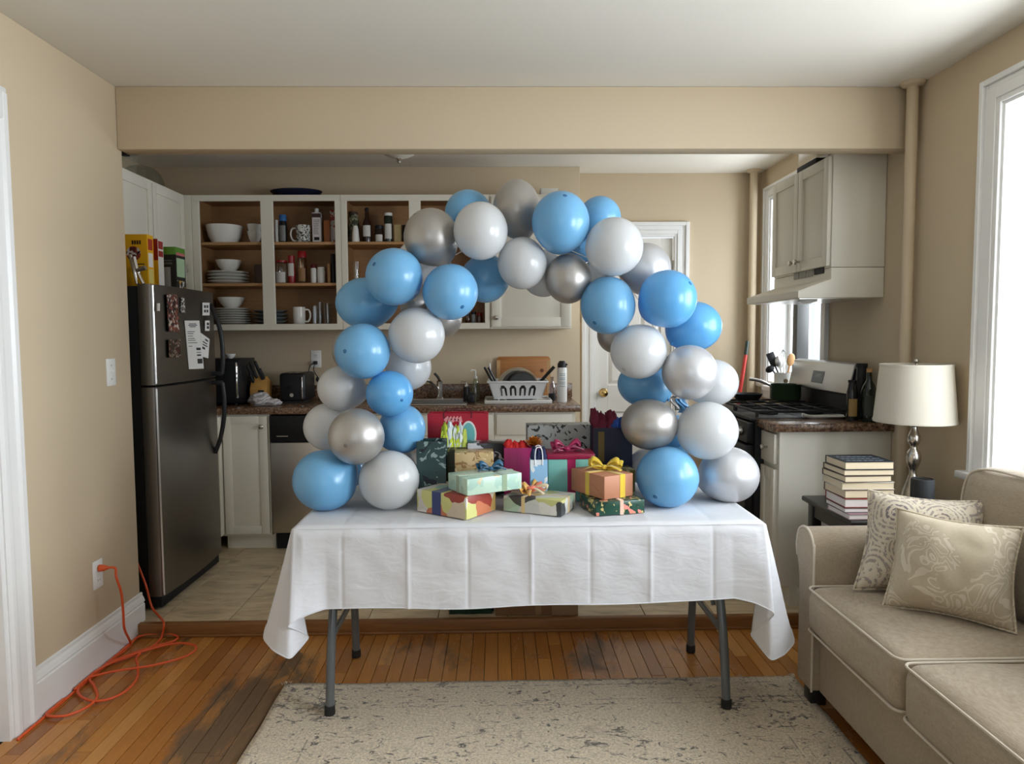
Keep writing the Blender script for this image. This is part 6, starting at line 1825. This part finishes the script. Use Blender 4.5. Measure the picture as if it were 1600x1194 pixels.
def weld(o, d=.0005):
    bm = bmesh.new(); bm.from_mesh(o.data)
    bmesh.ops.remove_doubles(bm, verts=bm.verts[:], dist=d)
    bmesh.ops.recalc_face_normals(bm, faces=bm.faces[:])
    bm.to_mesh(o.data); bm.free()
    return o
SF = 1.150         # front plane of the sofa
SB = 1.895
t = thing('sofa', 'beige linen sofa along the window wall', 'sofa', (1.5, 1.6, 0))
prof = [(2.53, .075), (2.53, .58), (2.535, .62), (2.55, .650), (2.575, .670), (2.605, .677), (2.635, .672), (2.66, .655), (2.675, .625), (2.680, .59), (2.673, .55), (2.66, .51), (2.652, .47), (2.65, .075)]
def arm(off, flip):
    pr = [((y_ if not flip else 2 * .62 - (y_ - 2.53) + 0.0 - .0), z_) for y_, z_ in prof] if False else [(y_ + off if not flip else off - (y_ - 2.53), z_) for y_, z_ in prof]
    a = B().prism(pr, SB - SF, 'x', SF).obj('armrest', MT['sofa'], t, bevel=.012, seg=3)
    pip = [(SF + .004, y_, z_) for y_, z_ in pr]
    B().tube(smoothpath(pip[:11], 4), .0045, 8).obj('front_piping', MT['piping'], a)
    return a
arm(0, False)
arm(.60, True)
B().box(SF + .03, SB, .60, 2.53, .075, .315).obj('seat_base', MT['sofa'], t, bevel=.012, seg=3)
B().box(1.76, SB, .60, 2.53, .31, .82).obj('back_frame', MT['sofa'], t, bevel=.03, seg=3)
cy = [(1.925, 2.525), (1.315, 1.915), (.61, 1.305)]
for k, (y0_, y1_) in enumerate(cy):
    o = weld(rbox(SF - .025, 1.70, y0_, y1_, .312, .485, .045, 26, .030, .014, wr=.007).obj('seat_cushion', MT['sofa'], t, ang=180))
    for zz in (.478, .325):
        r_ = .03
        x0_, x1_ = SF - .030, 1.69
        P = []
        ya, yb = y0_ + .004, y1_ - .004
        for cx_, cy_, a0 in ((x0_ + r_ + .012, ya + r_, 180), (x1_ - r_, ya + r_, 270), (x1_ - r_, yb - r_, 0), (x0_ + r_ + .012, yb - r_, 90)):
            for q in range(5):
                an = math.radians(a0 + 90 * q / 4)
                bul = -.006 if cx_ < 1.3 else 0
                P.append((cx_ + r_ * math.cos(an) + bul, cy_ + r_ * math.sin(an), zz))
        B().tube(P, .0042, 7, True).obj('cushion_piping', MT['piping'], o)
    Mb = Matrix.Translation((1.72, (y0_ + y1_) / 2, .47)) @ Matrix.Rotation(math.radians(9), 4, 'Y')
    hw_ = (y1_ - y0_) / 2 - .002
    o = weld(rbox(-.105, .105, -hw_, hw_, 0, .45, .07, 16, .02, .03, M=Mb, wr=.006).obj('back_cushion', MT['sofa'], t, ang=180))
    bp_ = [Mb @ Vector((-.085, -hw_ * .93, .04)), Mb @ Vector((-.088, -hw_ * .95, .25)), Mb @ Vector((-.082, -hw_ * .90, .425)), Mb @ Vector((-.08, 0, .452)), Mb @ Vector((-.082, hw_ * .90, .425)), Mb @ Vector((-.088, hw_ * .95, .25)), Mb @ Vector((-.085, hw_ * .93, .04))]
    B().tube(smoothpath(bp_, 6), .0045, 7).obj('cushion_piping', MT['piping'], o)
for (x_, y_) in ((SF + .05, 2.60), (SB - .06, 2.60), (SF + .05, .57), (SB - .06, .57), (SF + .06, 1.6)):
    B().box(x_ - .03, x_ + .03, y_ - .03, y_ + .03, .0, .078).obj('foot', MT['ebony'], t, bevel=.004)
# ---- cushions on the sofa
def pillow(lab, TL, TR, BR, BL, th, mat, seed, name='throw_pillow'):
    c = (TL + TR + BR + BL) / 4
    t = thing(name, lab, 'pillow', (c.x, c.y, min(BL.z, BR.z)))
    nrm = (TR - BL).cross(TL - BR).normalized()
    if nrm.y > 0: nrm = -nrm
    b = B()
    def pf(s):
        def fn(u, v):
            p = (TL * (1 - u) + TR * u) * (1 - v) + (BL * (1 - u) + BR * u) * v
            a, d = 2 * u - 1, 2 * v - 1
            k_ = (max(0, 1 - abs(a) ** 2.2) * max(0, 1 - abs(d) ** 2.2)) ** .62
            # sides pulled in between the corners
            pull = .10
            p = p + (c - p) * (pull * (1 - a * a) * abs(d) ** 3 + pull * (1 - d * d) * abs(a) ** 3)
            w_ = noise.noise(Vector((a * 2.2, d * 2.2, seed))) * .12 + noise.noise(Vector((a * 4, d * 3, seed + 3))) * .04
            return p + nrm * s * th * k_ * (1 + w_)
        return fn
    b.grid(pf(1), 40, 40).grid(pf(-1), 40, 40)
    o = weld(b.obj('cover', mat, t, ang=180))
    e = []
    f_ = pf(0)
    for k in range(24): e.append(f_(k / 24, 0))
    for k in range(24): e.append(f_(1, k / 24))
    for k in range(24): e.append(f_(1 - k / 24, 1))
    for k in range(24): e.append(f_(0, 1 - k / 24))
    B().tube(e, .0045, 7, True).obj('edge_piping', mat, t)
    return t
pillow('embroidered paisley pillow leaning on the sofa arm', atY(1357, 766, 2.49), atY(1549, 783, 2.36), Vector((1.60, 2.27, .51)), atZ(1334, 921, .505), .100, MT['paisley'], 2)
pillow('beige floral embroidered pillow in front of the paisley one', atY(1401, 794, 2.33), atY(1599, 825, 2.10), atZ(1588, 990, .505), atZ(1379, 947, .505), .110, MT['damask'], 8)

# ---- side table
EX0, EX1, EY0, EY1, EZ = 1.395, 1.905, 2.745, 3.205, .66
t = thing('side_table', 'black wooden side table behind the sofa arm', 'side table', ((EX0 + EX1) / 2, (EY0 + EY1) / 2, 0))
B().box(EX0, EX1, EY0, EY1, EZ - .024, EZ).obj('tabletop', MT['ebony'], t, bevel=.008, seg=3)
B().box(EX0 + .03, EX1 - .03, EY0 + .03, EY1 - .03, EZ - .085, EZ - .024).obj('apron', MT['ebony'], t)
for x_ in (EX0 + .045, EX1 - .045):
    for y_ in (EY0 + .045, EY1 - .045): B().box(x_ - .022, x_ + .022, y_ - .022, y_ + .022, 0, EZ - .024).obj('leg', MT['ebony'], t, bevel=.003)
B().box(EX0 + .03, EX1 - .03, EY0 + .03, EY1 - .03, .17, .19).obj('lower_shelf', MT['ebony'], t)
# ---- books
pg = N('page_edges')
vv = pg.coords((1, 1, 600))
pgm = pg.pbr(pg.mix(pg.noise(vv, 2, 2), srgb(222, 206, 176), srgb(206, 188, 156)), .8)
pw_ = N('white_page_edges')
vv = pw_.coords((1, 1, 600))
pwm = pw_.pbr(pw_.mix(pw_.noise(vv, 2, 2), srgb(228, 220, 214), srgb(206, 198, 192)), .8)
def covm(name, col): return plain(name, col, .45, var=.08)
books = [   # bottom to top: thickness, x0, x1, y0, y1, cover, pages, rotation
 (.022, 1.396, 1.612, 2.765, 2.945, srgb(150, 120, 124), pwm, 1, 'pale mauve book at the bottom of the stack'),
 (.020, 1.392, 1.606, 2.785, 2.960, srgb(60, 56, 58), pwm, -1, 'thin dark-covered book second from the bottom of the stack'),
 (.036, 1.394, 1.608, 2.787, 2.965, srgb(140, 40, 34), pwm, -1, 'red-covered book with white pages low in the stack'),
 (.034, 1.393, 1.598, 2.795, 2.975, srgb(84, 54, 40), pgm, 1, 'brown-covered book directly above the red one'),
 (.030, 1.388, 1.600, 2.798, 2.985, srgb(206, 200, 188), pgm, -2, 'cream-covered book in the middle of the stack'),
 (.026, 1.390, 1.585, 2.797, 2.985, srgb(70, 52, 44), pgm, 2, 'dark brown book third from the top of the stack'),
 (.024, 1.392, 1.598, 2.800, 2.985, srgb(60, 44, 38), pgm, 0, 'dark book just under the topmost one'),
 (.032, 1.396, 1.596, 2.800, 2.975, (.012, .016, .022), pgm, 0, 'black-covered book with white lettering on top of the stack')]
z = EZ
for k, (h, x0_, x1_, y0_, y1_, col, pages, ro, lab) in enumerate(books):
    t = thing('book', lab, 'book', ((x0_ + x1_) / 2, (y0_ + y1_) / 2, z), math.radians(ro), group='books stacked on the side table')
    hx, hy = (x1_ - x0_) / 2, (y1_ - y0_) / 2
    cm = covm('book_cover_%d' % k, col)
    B().box(-hx + .003, hx - .003, -hy + .003, hy - .003, .0022, h - .0022).obj('pages', pages, t, local=True)
    B().box(-hx, hx, -hy, hy, 0, .0022).box(-hx, hx, -hy, hy, h - .0022, h).box(-hx, hx, hy - .0025, hy, .002, h - .002).obj('cover', cm, t, local=True, smooth=False)
    if k == 7:
        b = B()
        for rr in range(3):
            xx = -hx + .02
            while xx < hx - .03:
                l = random.uniform(.008, .02)
                b.add([(xx, -hy + .025 + rr * .045, h + .0004), (xx + l, -hy + .025 + rr * .045, h + .0004), (xx + l, -hy + .036 + rr * .045, h + .0004), (xx, -hy + .036 + rr * .045, h + .0004)], [(0, 1, 2, 3)])
                xx += l + random.uniform(.004, .01)
        b.obj('cover_print', plain('pale_blue_print', srgb(150, 164, 176), .5), t, local=True, smooth=False)
    z += h + .0004
# ---- lamp
LX, LY = atY(1430, 620, 2.98).x, 2.98
t = thing('table_lamp', 'table lamp with cream drum shade and nickel baluster base', 'lamp', (LX, LY, EZ))
zl = lambda py: atY(1430, py, LY).z
zs0, zs1 = zl(657), zl(571)
rb, rt = .160, .139
b = B().lathe([(rb, zs0), (rt, zs1), (rt - .003, zs1), (rb - .003, zs0), (rb, zs0)], 48, (LX, LY, 0), cap=False)
sh = b.obj('shade', MT['shade'], t)
for r_, z_ in ((rb, zs0), (rt, zs1)):
    B().lathe([(r_ + .001, z_ - .006), (r_ + .0018, z_), (r_ + .001, z_ + .006), (r_ - .004, z_ + .006), (r_ - .004, z_ - .006), (r_ + .001, z_ - .006)], 48, (LX, LY, 0), cap=False).obj('shade_trim', MT['shade'], sh)
pr = [(.062, EZ), (.063, EZ + .008), (.056, EZ + .014)]
for py, r_ in ((776, .046), (768, .042), (760, .034), (752, .026), (744, .018), (737, .0135), (732, .016), (726, .024), (719, .030), (712, .030), (706, .025), (701, .015), (698, .013), (695, .016), (691, .024), (686, .027), (681, .025), (676, .018), (671, .013), (667, .012), (664, .020), (661, .034), (659, .036), (657, .030), (655, .010), (650, .006)):
    pr.append((r_, max(zl(py), pr[-1][1] + .001)))
B().lathe(pr, 28, (LX, LY, 0)).obj('baluster_base', MT['nickel'], t)
B().cyl((LX, LY, pr[-1][1]), .005, zs1 - pr[-1][1] + .012, 10).obj('stem', MT['nickel'], t)
B().lathe([(.005, zs1 + .008), (.010, zs1 + .012), (.012, zs1 + .018), (.008, zs1 + .026), (0, zs1 + .029)], 14, (LX, LY, 0)).obj('finial', MT['nickel'], t)
b = B()
for k in range(3):
    an = 2 * PI * k / 3
    b.tube([(LX, LY, zs1 - .004), (LX + (rt - .002) * math.cos(an), LY + (rt - .002) * math.sin(an), zs1 - .004)], .002, 6)
b.obj('shade_spider', MT['nickel'], t)
# ---- speaker
c = atY(1441, 770, 2.81)
t = thing('smart_speaker', 'small black cylindrical speaker beside the lamp base', 'speaker', (c.x, 2.81, EZ))
hs = atY(1441, 748, 2.81).z - EZ
B().lathe([(.040, 0), (.0435, .004), (.0435, hs - .006), (.041, hs), (.036, hs + .001), (.034, hs - .003), (0, hs - .003)], 32, (c.x, 2.81, EZ)).obj('body', plain('black_mesh_fabric', (.014, .015, .017), .75, var=.2, nscale=300), t)
B().lathe([(.030, hs - .003), (.030, hs - .001), (0, hs - .001)], 24, (c.x, 2.81, EZ)).obj('top_plate', MT['blackpl'], t)

# ================================================================== orange extension cord
def fl_(pts, z=.006):
    out = [atZ(px / 3.193, 820 + py / 3.193, z) for px, py in pts]
    for p in out: p.x = max(p.x, XL + .028)
    return out
CRr = .0052
t = thing('extension_cord', 'orange extension cord coiled on the floor by the left wall', 'cord', (-1.4, 2.95, 0))
oc = OUTL + Vector((.0, 0, .026))
xw = XL + .06
hang = [Vector((XL + .034, oc.y, oc.z)), Vector((XL + .06, oc.y + .03, oc.z - .01))] + [atX(px / 3.193, 820 + py / 3.193, XL + dx) for px, py, dx in ((580, 260, .075), (605, 340, .085), (614, 430, .085), (621, 520, .08))]
A = fl_([(600, 600), (570, 645), (520, 690), (440, 748), (370, 812), (300, 862), (235, 922), (150, 985), (80, 1022), (0, 1050), (-80, 1075)])
pA = smoothpath(hang + A, 7)
B().tube(pA, CRr, 8).obj('cable', MT['orange'], t, ang=180)
B2 = fl_([(150, 1000), (235, 935), (300, 885), (372, 828), (436, 768)], .006) 
loop = fl_([(300, 868), (238, 918), (232, 945), (262, 957), (340, 950), (430, 912), (484, 862), (470, 805), (442, 765), (438, 730), (465, 685), (520, 640), (620, 590), (700, 556), (820, 546), (884, 556), (868, 580), (760, 610), (640, 650), (540, 692), (450, 752), (400, 795), (388, 832), (418, 866), (480, 880), (560, 865), (640, 820), (684, 762), (686, 700), (680, 668), (700, 640)], .012)
B().tube(smoothpath(loop, 7), CRr, 8).obj('cable', MT['orange'], t, ang=180)
loop2 = fl_([(442, 760), (520, 742), (600, 726), (760, 702), (900, 666), (972, 628), (966, 600), (880, 592), (760, 618), (620, 662), (500, 718), (430, 770), (372, 822)], .017)
B().tube(smoothpath(loop2, 7), CRr, 8).obj('cable', MT['orange'], t, ang=180)
up = fl_([(560, 690), (690, 642), (770, 600), (806, 560)], .010) + [Vector((atY(818 / 3.193, 820 + 505 / 3.193, 3.262).x, 3.262, KF + .02)), Vector((atY(795 / 3.193, 820 + 462 / 3.193, 3.36).x, 3.36, KF + .012)), atY(757 / 3.193, 820 + 410 / 3.193, 3.415), atY(730 / 3.193, 820 + 310 / 3.193, 3.42), atY(697 / 3.193, 820 + 222 / 3.193, 3.425), atY(676 / 3.193, 820 + 170 / 3.193, 3.43)]
up[-6].z = KF + .018
B().tube(smoothpath(up, 7), CRr, 8).obj('cable', MT['orange'], t, ang=180)
B().lathe([(.014, 0), (.015, .006), (.013, .022), (.008, .032), (.0058, .04)], 16, (XL + .0075, oc.y, oc.z), ax=(1, .25, -.05)).obj('plug', MT['orange'], t)
